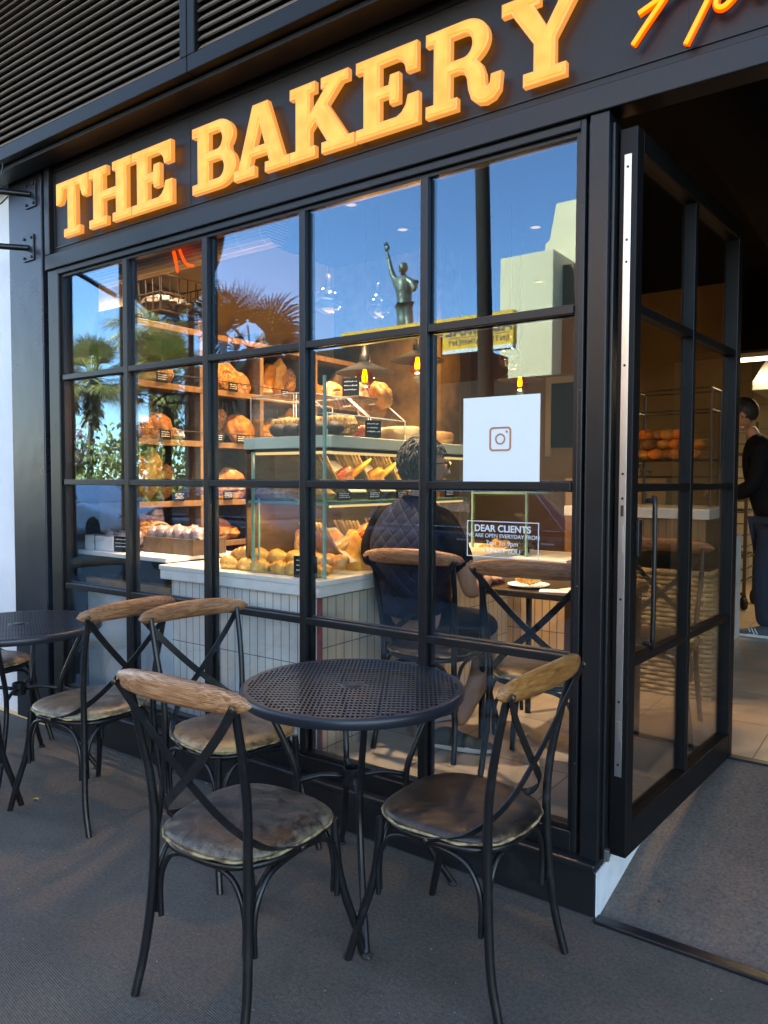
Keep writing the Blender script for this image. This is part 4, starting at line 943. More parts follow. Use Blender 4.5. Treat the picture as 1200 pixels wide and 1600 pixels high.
for i, (y, z) in enumerate(((.50,1.69),(.92,1.69),(1.12,1.69),(.48,2.03),(1.05,2.03),(1.55,2.03),(1.0,1.315),(.60,1.315))):
    tagcard(SX+.016, y, z, 90, f'black chalk tag on the shelf lip at {["middle","middle","middle","top","top","top","lowest full","lowest full"][i]} shelf, {["first","second","third","first","second","third","second","first"][i]} from the window', .04, .028, 'chalk tags on the wall shelves')
# wire basket on top of the shelves
bk = empty('wire_basket', (-3.93,.72,2.475), 0, 'dark wire basket of loaves on top of the wall shelves', 'basket')
m = MB()
for i in range(7):
    for s in (-1,1): m.tube([(s*.14,-.20+i*.066,0),(s*.15,-.20+i*.066,.22)], .004, 6)
for i in range(5):
    for s in (-1,1): m.tube([(-.13+i*.065,s*.20,0),(-.14+i*.07,s*.205,.22)], .004, 6)
for z in (0,.11,.22): m.tube([(-.15,-.21,z),(.15,-.21,z),(.15,.21,z),(-.15,.21,z)], .005, 6, closed=True)
m.build('wire_frame', M_cardmetal, bk)
for i in range(3): bread('oval', M_choc, (-3.93,.60+.12*i,2.48), 0, 'loaf', f'shade-darkened loaf lying in the wire basket, {ORD[i]} from the window', 'loaf', 'loaves in the wire basket', 1.0)  # chocolate colour puts these loaves in painted shade

# ---------------- goods on the low left counter
bx = empty('paper_box', (-3.95,.22,1.031), R(2), 'low white paper box tied with black string on the left counter', 'box')
MB().box(-.17,.12,-.03,.06,0,.085).build('carton', M_paper, bx, bevel=.004); MB().box(-.05,-.044,-.032,.062,0,.087).build('string', M_chalk, bx)
tagcard(-3.76,.20,1.031,8,'black price tag beside the white paper box', .055,.045)
cr = empty('wooden_crate', (-3.50,.42,1.0), 0, 'low wooden crate of wrapped biscuits on the counter end', 'crate')
mm = MB(); mm.box(-.19,.25,-.12,-.105,.03,.12); mm.box(-.19,.25,.105,.12,.03,.12); mm.box(-.19,-.175,-.1045,.1045,.03,.12); mm.box(.235,.25,-.1045,.1045,.03,.12); mm.box(-.175,.235,-.1045,.1045,.03,.04)
mm.build('crate_boards', M_wood_lt if 0 else M_wood_dk, cr, bevel=.002)
MB().tube([(-.19,-.06,.11),(-.20,-.05,.17),(-.19,0,.19),(-.18,.05,.17),(-.19,.06,.11)], .010, 8, smooth=4).build('rope_handle', M_wicker, cr, smooth=True)
for i in range(12):
    x = -3.66+(i % 6)*.075; y = .36+(i//6)*.10
    ph = rnd.uniform(0,9)
    o = MB().ell((0,0,.03), .05,.04,.04, 16, 10, lambda d: 1+.16*math.sin(d.x*9+ph)*math.sin(d.z*8+ph)+.1*math.sin(d.y*14)).build('biscuit_bag', M_bag, smooth=True)
    o.location = (x,y,1.105+.01*(i % 2)); tag(o, f'clear bag of dark biscuits in the crate, {["front","back"][i//6]} row, {ORD[i%6]} from the left', 'biscuit bag', 'bags of biscuits')
for i in range(5):
    ph = rnd.uniform(0,9)
    o = MB().ell((0,0,.03), .05,.045,.05, 16, 10, lambda d: 1+.16*math.sin(d.x*9+ph)*math.sin(d.z*8+ph)).build('biscuit_bag', M_bag, smooth=True)
    o.location = (-3.99+i*.06,.30+.02*(i%2),1.075); tag(o, f'clear bag of dark biscuits behind the white box, {ORD[i]} from the left', 'biscuit bag', 'bags of biscuits behind the box')

# bamboo blind rolled up behind the window head
bl = empty('bamboo_blind', (0,0,0), 0, 'rolled up bamboo blind hanging across the top of the window', 'blind')
M_bamboo = tile_mat('bamboo_slats', (.40,.28,.14), (.30,.20,.10), (.62,.50,.32), .16, .014, 'xz', off=.0, rough=.6, msize=.0016)
MB().tube([(-3.90,.20,2.635),(-2.52,.20,2.635)], .078, 28).build('roll', M_bamboo, bl, smooth=True, auto=40)
MB().box(-3.93,-2.50,.14,.26,2.72,2.74).build('head_rail', M_wood_dk, bl)
nn = empty('neon_lamp', (0,0,0), 0, 'small orange neon squiggle hanging inside the window top', 'neon lamp')
MB().tube([(-3.17,.09,2.66),(-3.15,.09,2.64),(-3.125,.09,2.57),(-3.105,.09,2.50)], .007, 8, smooth=4).build('neon_tube', M_neon, nn, smooth=True)
MB().tube([(-3.105,.09,2.50),(-3.12,.09,2.58),(-3.155,.09,2.655)], .006, 8, smooth=4).build('neon_tube', M_neon, nn, smooth=True)
MB().tube([(-3.10,.09,2.66),(-3.085,.09,2.60),(-3.04,.09,2.53),(-2.985,.09,2.51)], .007, 8, smooth=4).build('neon_tube', M_neon, nn, smooth=True)

# ---------------- pendants and other lamps
def pendant(x, y, z, lab):
    p = empty('pendant_lamp', (x,y,z), 0, lab, 'pendant lamp', 'pendant lamps with black shades')
    MB().tube([(0,0,.17),(0,0,3.25-z)], .004, 6).build('cord', M_black, p)
    MB().lathe([(0,.18),(.014,.18),(.02,.165),(.022,.12),(.030,.11),(.030,.07),(.022,.06)], (0,0,0), 20).build('socket', M_cardmetal, p, smooth=True, auto=40)
    MB().lathe([(.022,.075),(.05,.062),(.10,.040),(.165,.012),(.168,.006),(.10,.030),(.05,.05),(.02,.06)], (0,0,0), 40, cap=False).build('shade', M_shade, p, smooth=True, auto=60)
    b = MB().lathe([(0,-.075),(.024,-.072),(.046,-.054),(.056,-.024),(.053,.004),(.032,.030),(.018,.05),(.015,.058)], (0,0,0), 24).build('bulb', M_amber, p, smooth=True)
    f_ = MB()
    for k in range(5):
        a = k*1.256; f_.tube([(.012*math.cos(a),.012*math.sin(a),-.04),(.014*math.cos(a),.014*math.sin(a),-.01),(.006*math.cos(a),.006*math.sin(a),.03)], .0030, 5)
    f_.build('filament', M_fil, b)
    l = bpy.data.lights.new('bulb_light', 'POINT'); l.energy = 1.5; l.color = (1,.56,.24); l.shadow_soft_size = .03
    lo = bpy.data.objects.new('bulb_light', l); COL.objects.link(lo); lo.parent = p; lo.location = (0,0,-.10)
    return p
pendant(-2.615,1.013,2.05,'black shaded pendant lamp with amber bulb, nearest the window')
pendant(-2.595,1.53,2.185,'black shaded pendant lamp with amber bulb, second from the window')
pendant(-2.47,2.73,2.19,'black shaded pendant lamp with amber bulb, farthest from the window above the poster')
for i, (x, y, z) in enumerate(((-2.60,.673,2.40),(-2.74,1.32,2.51),(-2.26,2.14,2.26))):
    g = empty('glass_globe', (x,y,z), 0, f'smoked glass globe pendant, {ORD[i]} from the window', 'globe pendant', 'smoked glass globe pendants')
    MB().ell((0,0,0), .075,.075,.075, 28, 16).build('globe', M_globe, g, smooth=True)
    MB().lathe([(.012,.07),(.02,.075),(.018,.13),(.008,.14)], (0,0,0), 14).build('cap', M_cardmetal, g, smooth=True)
    MB().tube([(0,0,.14),(0,0,3.25-z)], .003, 6).build('cord', M_black, g)
# added fill: unseen white track lamps brightening the near counter and left wall
tk = empty('added_track_light', (0,0,0), 0, 'added ceiling track with white fill lamps just inside the window', 'track light')
MB().box(-4.0,-1.1,.40,.44,3.22,3.249).build('track', M_chalk, tk)
for x, en in ((-3.75,48),(-3.05,60),(-2.3,45),(-1.55,9)):
    h_ = MB().lathe([(.03,.10),(.034,.10),(.036,-.02),(.030,-.02),(.028,.06)], (0,0,0), 20, cap=False).build('lamp_head', M_chalk, tk, smooth=True, auto=40); h_.location = (x,.42,3.10)
    l = bpy.data.lights.new('track_fill_lamp', 'SPOT'); l.energy = en; l.color = (1,.93,.84); l.spot_size = R(62); l.spot_blend = .7; l.shadow_soft_size = .03
    lo = bpy.data.objects.new('track_fill_lamp', l); COL.objects.link(lo); lo.parent = tk; lo.location = (x,.42,3.07); lo.rotation_euler = (R(15 if x > -3.5 else 4),R(0 if x > -3.5 else 9),0)
# unseen ceiling spots, added to light the shop and its shelves
for i, (x, y) in enumerate(((-3.1,.75),(-3.1,1.5),(-1.95,1.0),(-2.3,2.6),(-2.9,4.0),(-3.1,2.1))):
    d = empty('unseen_ceiling_spot', (x,y,3.249), 0, f'small unseen warm ceiling spot inside the shop, {ORD[i]} from the window', 'ceiling spot', 'unseen ceiling spots')
    MB().lathe([(.055,0),(.055,-.006),(.04,-.008),(.038,0)], (0,0,0), 24).build('ring', M_chalk, d, smooth=True)
    MB().lathe([(0,-.002),(.037,-.002)], (0,0,0), 20).build('lens', M_down, d)
    l = bpy.data.lights.new('unseen_spot_light', 'SPOT'); l.energy = (22,22,10,5,2,17)[i]; l.color = (1,.64,.33); l.spot_size = R(105); l.spot_blend = .6; l.shadow_soft_size = .05
    lo = bpy.data.objects.new('unseen_spot_light', l); COL.objects.link(lo); lo.parent = d; lo.location = (0,0,-.02)
# ================================================================== RIGHT PART OF THE SHOP
icg = 'cross back chairs inside the shop'
mch = place(-1.885,.62, 6, 'indoor chair with dark oak rail on which the man sits', M_rail, M_leather2, ZF, icg)
place(-1.27,.50, 8, 'empty indoor chair with boldly grained rail right of the seated man', M_rail, M_leather, ZF, icg)
place(-1.10,1.42, 186, 'indoor chair on the far side of the cafe table, facing the window', M_rail, M_leather, ZF, icg)
ct = empty('cafe_table', (-1.42,1.02,ZF), 0, 'dark wooden topped cafe table beside the seated man', 'table')
M_dkwood = wood_mat('dark_table_wood', (.012,.008,.006), (.03,.018,.012), (.06,.038,.024))
MB().box(-.33,.33,-.30,.30,.715,.745).build('table_top', M_dkwood, ct, bevel=.004)
for i in (-1,1):
    for j in (-1,1): MB().tube([(i*.29,j*.26,.714),(i*.29,j*.26,0)], .016, 8).build('leg', M_black, ct, smooth=True, auto=40)
pt = empty('plate', (-1.52,.86,ZF+.746), 0, 'white plate with a half eaten pastry on the cafe table', 'plate')
MB().lathe([(0,0),(.05,0),(.085,.008),(.10,.014),(.098,.016),(.05,.005),(0,.005)], (0,0,0), 28).build('dish', M_paper, pt, smooth=True)
bread('croissant', M_croiss, (-1.52,.86,ZF+.765), 40, 'pastry', 'half eaten flaky pastry on the white plate', 'pastry', None, .75)
for i, (x, y) in enumerate(((-1.36,.80),(-1.30,.92))):
    o = MB().box(-.07,.07,-.05,.05,0,.003).build('napkin', M_paper); o.location = (x,y,ZF+.746); o.rotation_euler.z = R(20+50*i)
    tag(o, ['crumpled white napkin beside the plate, nearer the window','white napkin farther back on the cafe table'][i], 'napkin')

# second low case and the far counter
c2 = empty('low_display_case', (0,0,0), 0, 'low glass case of pastries on the lower counter right of the seated man', 'display case')
MB().box(-2.50,-1.80,2.0,2.45,.20,.90).build('base', M_btile, c2)
MB().box(-2.85,-1.78,1.97,2.5,.901,.96).build('slab', M_marble, c2, bevel=.004)
MB().box(-2.46,-2.08,2.02,2.03,.961,1.36).build('glass_front', M_glassclr, c2)
MB().box(-2.46,-2.08,2.015,2.40,1.361,1.372).build('glass_top', M_glassedge, c2)
MB().box(-2.472,-2.461,2.01,2.03,.961,1.38).build('glass_edge', M_glassedge, c2)
MB().box(-2.079,-2.068,2.01,2.03,.961,1.38).build('glass_edge', M_glassedge, c2)
for i in range(8): bread(('croissant','bun')[i % 2], (M_croiss,M_choc)[(i//2) % 2], (-2.40+.09*(i%4), 2.10+.1*(i//4), .965+.03*(i//4)), 30*i, 'pastry', f'small pastry in the low case, {["front","back"][i//4]} row, {ORD[i%4]} from the left', 'pastry', 'pastries in the low case', .85)
fc = empty('far_counter', (0,0,0), 0, 'tall brown tiled counter with white slab at the back right of the shop', 'counter')
MB().box(-2.05,-1.15,2.75,3.4,.20,1.20).build('tiled_front', M_btile, fc)
MB().box(-2.10,-1.12,2.70,3.45,1.201,1.27).build('slab', M_marble, fc, bevel=.004)
for i in range(4):
    o = MB().lathe([(0,0),(.04,0),(.04,.07),(.036,.075),(0,.075)], (0,0,0), 16).build('jar', M_wood_lt, smooth=True, auto=40); o.location = (-2.0+i*.10,2.85,1.271); tag(o, f'small amber jar on the far counter, {ORD[i]} from the left', 'jar', 'amber jars')
# wicker tray, wire basket of snacks
wt = MB(); wt.tube([(-.24,-.14,.03),(.24,-.14,.03),(.24,.14,.03),(-.24,.14,.03)], .022, 8, closed=True); wt.tube([(-.25,-.15,.06),(.25,-.15,.06),(.25,.15,.06),(-.25,.15,.06)], .016, 8, closed=True); wt.box(-.23,.23,-.13,.13,.005,.02)
o = wt.build('wicker_tray', M_wicker, smooth=False); o.location = (-2.05,3.6,1.47); tag(o, 'flat brown wicker tray beneath the dark wall board', 'tray')
tag(MB().box(-2.4,-1.6,3.46,3.8,.2,1.469).build('back_cabinet', M_tan), 'tan cabinet behind the far counter carrying the wicker tray', 'cabinet')
wb = empty('wire_rack', (-1.93,3.6,1.56), 0, 'small wire rack of wrapped snacks standing in the wicker tray', 'rack')
m = MB()
for z in (-.06,.02,.09): m.tube([(-.10,-.08,z),(.10,-.08,z),(.10,.08,z),(-.10,.08,z)], .005, 6, closed=True)
for a, b in ((-.1,-.08),(.1,-.08),(.1,.08),(-.1,.08)): m.tube([(a,b,-.068),(a,b,.10)], .005, 6)
m.build('wire_frame', M_black, wb)
for i in range(7):
    o = MB().ell((0,0,0), .035,.03,.03, 12, 8, lambda d: 1+.2*math.sin(d.x*9+i)*math.sin(d.z*8)).build('snack_packet', M_bag, smooth=True); o.location = (-2.0+.05*(i%4),3.58+.04*(i//4),1.64+.05*(i//4)); tag(o, f'wrapped snack in the wire rack, {["lower","upper"][i//4]} layer, {ORD[i%4]} from the left', 'snack', 'wrapped snacks')
# dark board on the back wall
wbd = empty('wall_board', (-2.78,4.97,2.12), 0, 'large plain black board in a light frame on the tan back wall', 'board')
MB().box(-.40,.40,-.01,.01,-.33,.33).build('panel', M_chalk, wbd)
f = MB(); f.box(-.46,-.401,-.012,.02,-.42,.40); f.box(-.401,.46,-.012,.02,.331,.40); f.build('frame', M_beige, wbd)

# wicker laundry-like basket and fruit/bread rack seen through the door leaf
wk = empty('tall_wicker_basket', (-1.22,2.35,ZF), 0, 'tall square wicker basket holding dark bags, seen through the door glass', 'basket')
m = MB(); W_ = .25
for r_ in range(26):
    z = .012+r_*.027; P = []
    for s in range(4):
        for k in range(8):
            u = -1+2*k/8; off = .010*math.sin(k*math.pi+r_*math.pi+.5*math.pi)
            x, y = [(u,-1),(1,u),(-u,1),(-1,-u)][s]
            nx, ny = [(0,-1),(1,0),(0,1),(-1,0)][s]
            P.append((x*W_+nx*off, y*W_*1.1+ny*off, z))
    m.tube(P, .012, 6, closed=True)
m.build('woven_sides', M_wicker, wk, smooth=True)
m = MB()
for s in range(4):
    for k in range(8):
        u = -1+2*(k+.5)/8; x, y = [(u,-1),(1,u),(-u,1),(-1,-u)][s]; m.tube([(x*W_,y*W_*1.1,0),(x*W_,y*W_*1.1,.72)], .007, 6)
m.build('stakes', M_wicker, wk, smooth=True)
MB().tube([(-W_,-W_*1.1,.72),(W_,-W_*1.1,.72),(W_,W_*1.1,.72),(-W_,W_*1.1,.72)], .02, 8, closed=True).build('rim', M_wicker, wk, smooth=True)
for i in range(3):
    o = MB().ell((0,0,0), .14,.12,.11, 18, 12, lambda d: 1+.15*math.sin(d.x*7+i)*math.sin(d.y*8+i)).build('dark_bag', M_blackcloth, smooth=True); o.location = (-1.30+.09*i,2.22+.1*i,.93+.02*i); tag(o, f'crumpled dark bag in the tall wicker basket, {ORD[i]} from the left', 'bag', 'dark bags in the basket')
tag(MB().box(-1.75,-1.18,3.55,4.1,ZF,1.03).build('grey_cabinet', M_whitep, bevel=.01), 'pale grey cabinet behind the tall wicker basket', 'cabinet')
fr_ = empty('bread_rack', (-1.52,3.3,1.60), 0, 'dark metal rack piled with round orange crusted loaves behind the door glass', 'rack')
m = MB()
for z in (-.35,-.12,.0,.35,.50): m.tube([(-.24,-.14,z),(.30,-.14,z),(.30,.14,z),(-.24,.14,z)], .007, 6, closed=True)
for a, b in ((-.24,-.14),(.30,-.14),(.30,.14),(-.24,.14)): m.tube([(a,b,-1.38),(a,b,.50)], .009, 6)
m.build('metal_frame', M_black, fr_)
MB().box(-.235,.295,-.135,.135,-.004,.004).build('shelf', M_black, fr_); MB().box(-.235,.295,-.135,.135,-.354,-.346).build('shelf', M_black, fr_)
for i in range(14):
    r_ = i//5; bread('bun', (M_crust,M_orange,M_crustdk)[i%3], (-1.70+.085*(i % 5)+.04*(r_%2)+rnd.uniform(-.02,.02), 3.22+.03*r_+rnd.uniform(-.03,.03), 1.605+.075*r_), 30*i, 'bread_roll', f'round orange crusted roll on the dark rack, {["bottom","middle","top"][r_]} layer, {ORD[i%5]} from the left', 'roll', 'round rolls on the dark rack', 1.25)

# ---------------- kitchen through the opening
hood = empty('kitchen_hood', (-1.25,6.9,2.42), 0, 'steel extractor hood hanging in the kitchen', 'hood')
MB().prism([(-.3,0),(1.6,0),(1.6,.10),(1.4,.45),(-.1,.45),(-.3,.10)], -.4, .5, 'y').build('canopy', M_steel, hood, bevel=.01)
MB().box(.0,1.5,-.405,-.4,-.03,.02).build('lip', M_black, hood)
for i, (x, y, z) in enumerate(((-1.10,6.0,2.70),(-.75,6.35,2.74))):
    lt = empty('tube_light', (x,y,z), 0, f'white fluorescent tube light on the kitchen ceiling, {["nearer","farther"][i]} one', 'tube light', 'kitchen tube lights')
    MB().box(-.6,.8,-.05,.05,0,.05).build('housing', M_white, lt); MB().tube([(-.58,0,-.02),(.78,0,-.02)], .018, 10).build('tube', M_tube, lt, smooth=True)
    l = bpy.data.lights.new('tube_glow', 'AREA'); l.shape = 'RECTANGLE'; l.size = 1.4; l.size_y = .08; l.energy = 3.5; l.color = (1,.84,.60)
    lo = bpy.data.objects.new('tube_glow', l); COL.objects.link(lo); lo.parent = lt; lo.location = (.1,0,-.05)
tr = empty('rack_trolley', (-1.62,5.75,ZF), 0, 'tall steel tray rack on castors in the kitchen doorway', 'trolley')
m = MB()
for x, y in ((-.2,-.25),(.22,-.25),(-.2,.25),(.22,.25)): m.box(x-.015,x+.015,y-.015,y+.015,.14,1.85)
m.box(-.185,.205,-.265,-.235,1.82,1.85); m.box(-.185,.205,-.265,-.235,.14,.17)
for i in range(14): z = .28+i*.11; m.box(-.19,.21,-.262,-.24,z,z+.012); m.box(-.215,-.19,-.234,.234,z,z+.01); m.box(.205,.23,-.234,.234,z,z+.01)
m.build('rack_frame', M_steel if 0 else M_cardmetal, tr, bevel=.002)
for i in (2,6,7,11): MB().box(-.185,.20,-.23,.23,.295+i*.11,.31+i*.11).build('tray', M_black, tr)
for x, y in ((-.2,-.25),(.22,-.25),(-.2,.25),(.22,.25)):
    w_ = MB().lathe([(0,-.018),(.06,-.018),(.066,0),(.06,.018),(0,.018)], (0,0,0), 20).build('castor', M_rubber, tr, smooth=True, auto=40); w_.rotation_euler = (0,R(90),R(30)); w_.location = (x,y,.066)
    MB().box(x-.02,x+.02,y-.02,y+.02,.115,.139).build('castor_mount', M_black, tr)
# ================================================================== PEOPLE
def join(a, b):
    bm = bmesh.new(); bm.from_mesh(a.data); me = b.data.copy(); me.transform(b.matrix_basis); bm.from_mesh(me); bm.to_mesh(a.data); bm.free()
    bpy.data.objects.remove(b, do_unlink=True); a.data.shade_smooth(); return a
def head(c, rz, tilt=0, s=1, mt=M_skin):
    """face looks along local +Y before turning by rz; 0.235 m tall"""
    mb = MB()
    def shp(d):
        q = 1.0
        if d.z < -.2: q *= 1-.22*(-d.z-.2)*(1-.35*max(0,d.y))
        if d.y > 0: q *= 1-.06*d.y*(1-abs(d.x))
        e = math.exp(-((abs(d.x)-.36)**2+(d.z-.06)**2)/.018)*max(0,d.y); q *= 1-.07*e
        q *= 1+.05*math.exp(-(d.z-.26)**2/.01)*max(0,d.y)
        return q
    mb.ell((0,0,0), .076,.098,.118, 36, 26, shp)
    mb.ell((0,.100,-.012), .013,.020,.026, 12, 8); mb.ell((0,.112,-.026), .016,.012,.010, 12, 8)      # nose
    mb.ell((0,.090,-.060), .024,.010,.006, 12, 6); mb.ell((0,.088,-.070), .021,.010,.006, 12, 6)       # lips
    mb.ell((0,.072,-.098), .028,.022,.020, 12, 8)
    for x in (-1,1):
        mb.ell((x*.077,-.004,-.010), .009,.018,.030, 12, 8, None, Matrix.Rotation(R(-12*x),3,'Z'))
        mb.ell((x*.031,.082,.010), .013,.010,.008, 12, 8)
    o = mb.build('h', mt, smooth=True)
    o.data.transform(Matrix.Translation(c) @ Matrix.Rotation(rz,4,'Z') @ Matrix.Rotation(tilt,4,'X') @ Matrix.Scale(s,4)); return o
def shoe(c, rz, m_up, parent, nm='shoe', s=1, stripes=True):
    T = Matrix.Translation(c) @ Matrix.Rotation(rz,4,'Z') @ Matrix.Scale(s,4)
    u = MB(); vs = []; fs = []; n = 16
    st = [(-.13,.030,.028,.035),(-.12,.036,.075,.04),(-.07,.040,.105,.045),(-.02,.043,.090,.04),(.04,.048,.066,.03),(.10,.050,.052,.028),(.145,.040,.040,.02),(.165,.012,.028,.01)]
    for y, w_, h, _ in st:
        for k in range(n):
            a = 2*math.pi*k/n; vs.append((w_*math.cos(a), y, .022+max(-.002,(h-.022)*math.sin(a)) if math.sin(a) > 0 else .022))
    for i in range(len(st)-1):
        for k in range(n): fs.append((i*n+k, i*n+(k+1)%n, (i+1)*n+(k+1)%n, (i+1)*n+k))
    fs += [tuple(range(n)), tuple((len(st)-1)*n+k for k in range(n))]
    u.add(vs, fs); o = u.build(nm, m_up, parent, smooth=True, sub=1); o.data.transform(T)
    sp = []
    for k in range(28):
        a = 2*math.pi*k/28; x, y = math.cos(a), math.sin(a)
        sp.append((x*(.050 if y > 0 else .042)*(1-.25*max(0,y)**3), .015+y*.155))
    s_ = MB().prism(sp, 0, .026, 'z').build('sole', M_sole, o, smooth=True, auto=50, bevel=.004); s_.data.transform(T)
    if not stripes: return o
    st_ = MB()
    for sx in (-1,1):
        for k in range(3): st_.add([(sx*.0445,-.02+k*.022,.028),(sx*.0455,-.012+k*.022,.028),(sx*.036,.012+k*.022,.070),(sx*.035,.004+k*.022,.070)], [(0,1,2,3)])
    q = st_.build('stripes', M_sole, o); q.data.transform(T)
    return o
def hand(c, rz, rx, parent_edges=None, s=1, side=1, curl=.5):
    """palm at c, fingers along +Y; side 1 = thumb on +X"""
    mb = MB(); mb.ell((0,.02,0), .040,.048,.014, 16, 10)
    for i, (x, l) in enumerate(((-.030,.058),(-.010,.072),(.010,.078),(.030,.070))):
        x = x*side; c1 = math.cos(curl); s1 = math.sin(curl)
        mb.tube([(x,.045,0),(x*1.05,.045+l*.45*c1,-l*.45*s1*.6),(x*1.05,.045+l*.8*c1,-l*.8*s1),(x*1.02,.045+l*c1*.95,-l*1.05*s1)], [.0092,.0088,.0078,.006], 8, smooth=3)
    mb.tube([(side*.030,.0,-.002),(side*.052,.022,-.010),(side*.056,.048,-.020),(side*.050,.066,-.028)], [.012,.0105,.0095,.007], 8, smooth=3)
    o = mb.build('hd', M_skin, smooth=True); o.data.transform(Matrix.Translation(c) @ Matrix.Rotation(rz,4,'Z') @ Matrix.Rotation(rx,4,'X') @ Matrix.Scale(s,4)); return o

def quilt_mat():
    m = bpy.data.materials.new('navy_quilted_fabric'); m.use_nodes = True; N, L, p = nodes_of(m)
    co = N.new('ShaderNodeTexCoord')
    hs = []
    for a in (R(42), R(-42)):
        mp = N.new('ShaderNodeMapping'); mp.inputs['Rotation'].default_value = (0,a,0); L.new(co.outputs['Object'], mp.inputs[0])
        sx = N.new('ShaderNodeSeparateXYZ'); L.new(mp.outputs[0], sx.inputs[0])
        mu = N.new('ShaderNodeMath'); mu.operation = 'MULTIPLY'; mu.inputs[1].default_value = math.pi/.050; L.new(sx.outputs[0], mu.inputs[0])
        si = N.new('ShaderNodeMath'); si.operation = 'SINE'; L.new(mu.outputs[0], si.inputs[0])
        ab = N.new('ShaderNodeMath'); ab.operation = 'ABSOLUTE'; L.new(si.outputs[0], ab.inputs[0])
        pw = N.new('ShaderNodeMath'); pw.operation = 'POWER'; pw.inputs[1].default_value = .35; L.new(ab.outputs[0], pw.inputs[0]); hs.append(pw)
    mn = N.new('ShaderNodeMath'); mn.operation = 'MULTIPLY'; L.new(hs[0].outputs[0], mn.inputs[0]); L.new(hs[1].outputs[0], mn.inputs[1])
    b = N.new('ShaderNodeBump'); b.inputs['Strength'].default_value = 1; b.inputs['Distance'].default_value = .004; L.new(mn.outputs[0], b.inputs['Height']); L.new(b.outputs[0], p.inputs['Normal'])
    p.inputs['Base Color'].default_value = (.010,.013,.034,1); p.inputs['Roughness'].default_value = .6; p.inputs['Specular IOR Level'].default_value = .3
    return m
M_quilt = quilt_mat()

man = empty('person', (-.11,0,0), 0, 'seated man in navy quilted vest and black T-shirt, seen from behind through the window', 'person')
z0 = ZF
N_ = [(-1.88,.62,.76,.10),(-1.88,.60,.92,.10),(-1.875,.58,1.10,.105),(-1.86,.565,1.22,.075),(-1.845,.55,1.345,.052),(-1.835,.56,1.42,.052),
      (-1.69,.555,1.245,.046),(-1.60,.56,1.10,.050),(-1.565,.58,.93,.041),(-1.58,.72,.965,.034),(-1.60,.83,.975,.024),
      (-2.04,.555,1.245,.046),(-2.13,.57,1.10,.050),(-2.15,.62,.95,.042),(-2.06,.76,.97,.034),(-1.99,.85,.975,.024),
      (-1.79,.66,.735,.095),(-1.66,.94,.72,.070),(-1.62,.78,.50,.058),(-1.63,.58,.31,.036),
      (-1.97,.68,.735,.095),(-2.00,1.00,.72,.070),(-1.97,.93,.50,.058),(-1.93,.86,.31,.036)]
E_ = [(0,1),(1,2),(2,3),(3,4),(4,5),(3,6),(6,7),(7,8),(8,9),(9,10),(3,11),(11,12),(12,13),(13,14),(14,15),(0,16),(16,17),(17,18),(18,19),(0,20),(20,21),(21,22),(22,23)]
body = skin('body', N_, E_, M_skin, man)
HC = (-1.815,.575,1.515)
join(body, head(HC, -R(52)))
join(body, hand((-1.60,.84,.972), R(5), R(-4), side=-1, curl=.35)); join(body, hand((-1.98,.87,.972), R(-30), R(-4), side=1, curl=.35))
# vest, sleeves, shorts
skin('t_shirt', [(-1.88,.60,.80,.160),(-1.88,.58,.94,.160),(-1.875,.56,1.10,.168),(-1.86,.55,1.235,.146),(-1.848,.55,1.325,.082),(-1.70,.55,1.262,.088),(-2.03,.55,1.262,.088)], [(0,1),(1,2),(2,3),(3,4),(3,5),(3,6)], M_blackcloth, man, sub=2)
V = [(-1.88,.60,.78,.180),(-1.88,.575,.94,.182),(-1.875,.55,1.10,.192),(-1.86,.545,1.225,.176),(-1.845,.55,1.325,.098),(-1.73,.55,1.262,.096),(-2.00,.55,1.262,.096),(-1.838,.555,1.385,.076)]
vest = skin('vest', V, [(0,1),(1,2),(2,3),(3,4),(3,5),(3,6),(4,7)], M_quilt, man, sub=3)
for v in vest.data.vertices:
    c = v.co; v.co.x = -1.87+(c.x+1.87)*1.13; v.co.y = .57+(c.y-.57)*.98
S_ = [(-1.80,.55,1.275,.085),(-1.70,.55,1.268,.074),(-1.625,.56,1.12,.068),(-1.595,.57,1.02,.066)]
skin('sleeve', S_, [(0,1),(1,2),(2,3)], M_blackcloth, man); skin('sleeve', [(-1.93,.55,1.275,.085),(-2.03,.55,1.268,.074),(-2.115,.565,1.12,.068),(-2.145,.59,1.02,.066)], [(0,1),(1,2),(2,3)], M_blackcloth, man)
skin('shorts', [(-1.88,.61,.775,.150),(-1.79,.67,.74,.115),(-1.68,.90,.725,.098),(-1.655,.93,.66,.088),(-1.97,.69,.74,.115),(-2.00,.94,.725,.098),(-1.995,.97,.66,.088)], [(0,1),(1,2),(2,3),(0,4),(4,5),(5,6)], M_blackcloth, man)
hr = MB(); ph = 1.3
hr.ell((0,-.014,.018), .093,.112,.122, 48, 34, lambda d: (1+.045*math.sin(d.x*19+d.z*8)*math.sin(d.z*16+d.y*9)+.03*math.sin(d.y*31+d.z*12)) * (.80 if (d.y > .35 and d.z < .45) else 1) * (.93 if d.z < -.55 else 1))
for i in range(260):       # separate locks give the hair a broken outline
    th = rnd.uniform(0,2*math.pi); zz = rnd.uniform(-.55,.98); rr = math.sqrt(1-zz*zz); d = Vector((rr*math.cos(th), rr*math.sin(th), zz))
    if d.y > .35 and d.z < .5: continue
    p0 = Vector((d.x*.090, -.014+d.y*.108, .018+d.z*.118)); t_ = Vector((rnd.uniform(-.4,.4), rnd.uniform(-.4,.4), -.9)); t_ = (t_-d*t_.dot(d)).normalized()
    hr.tube([p0, p0+t_*.016+d*.009, p0+t_*.036+d*.008, p0+t_*.05+d*.002], [.0055,.0055,.004,.0012], 5, smooth=2)
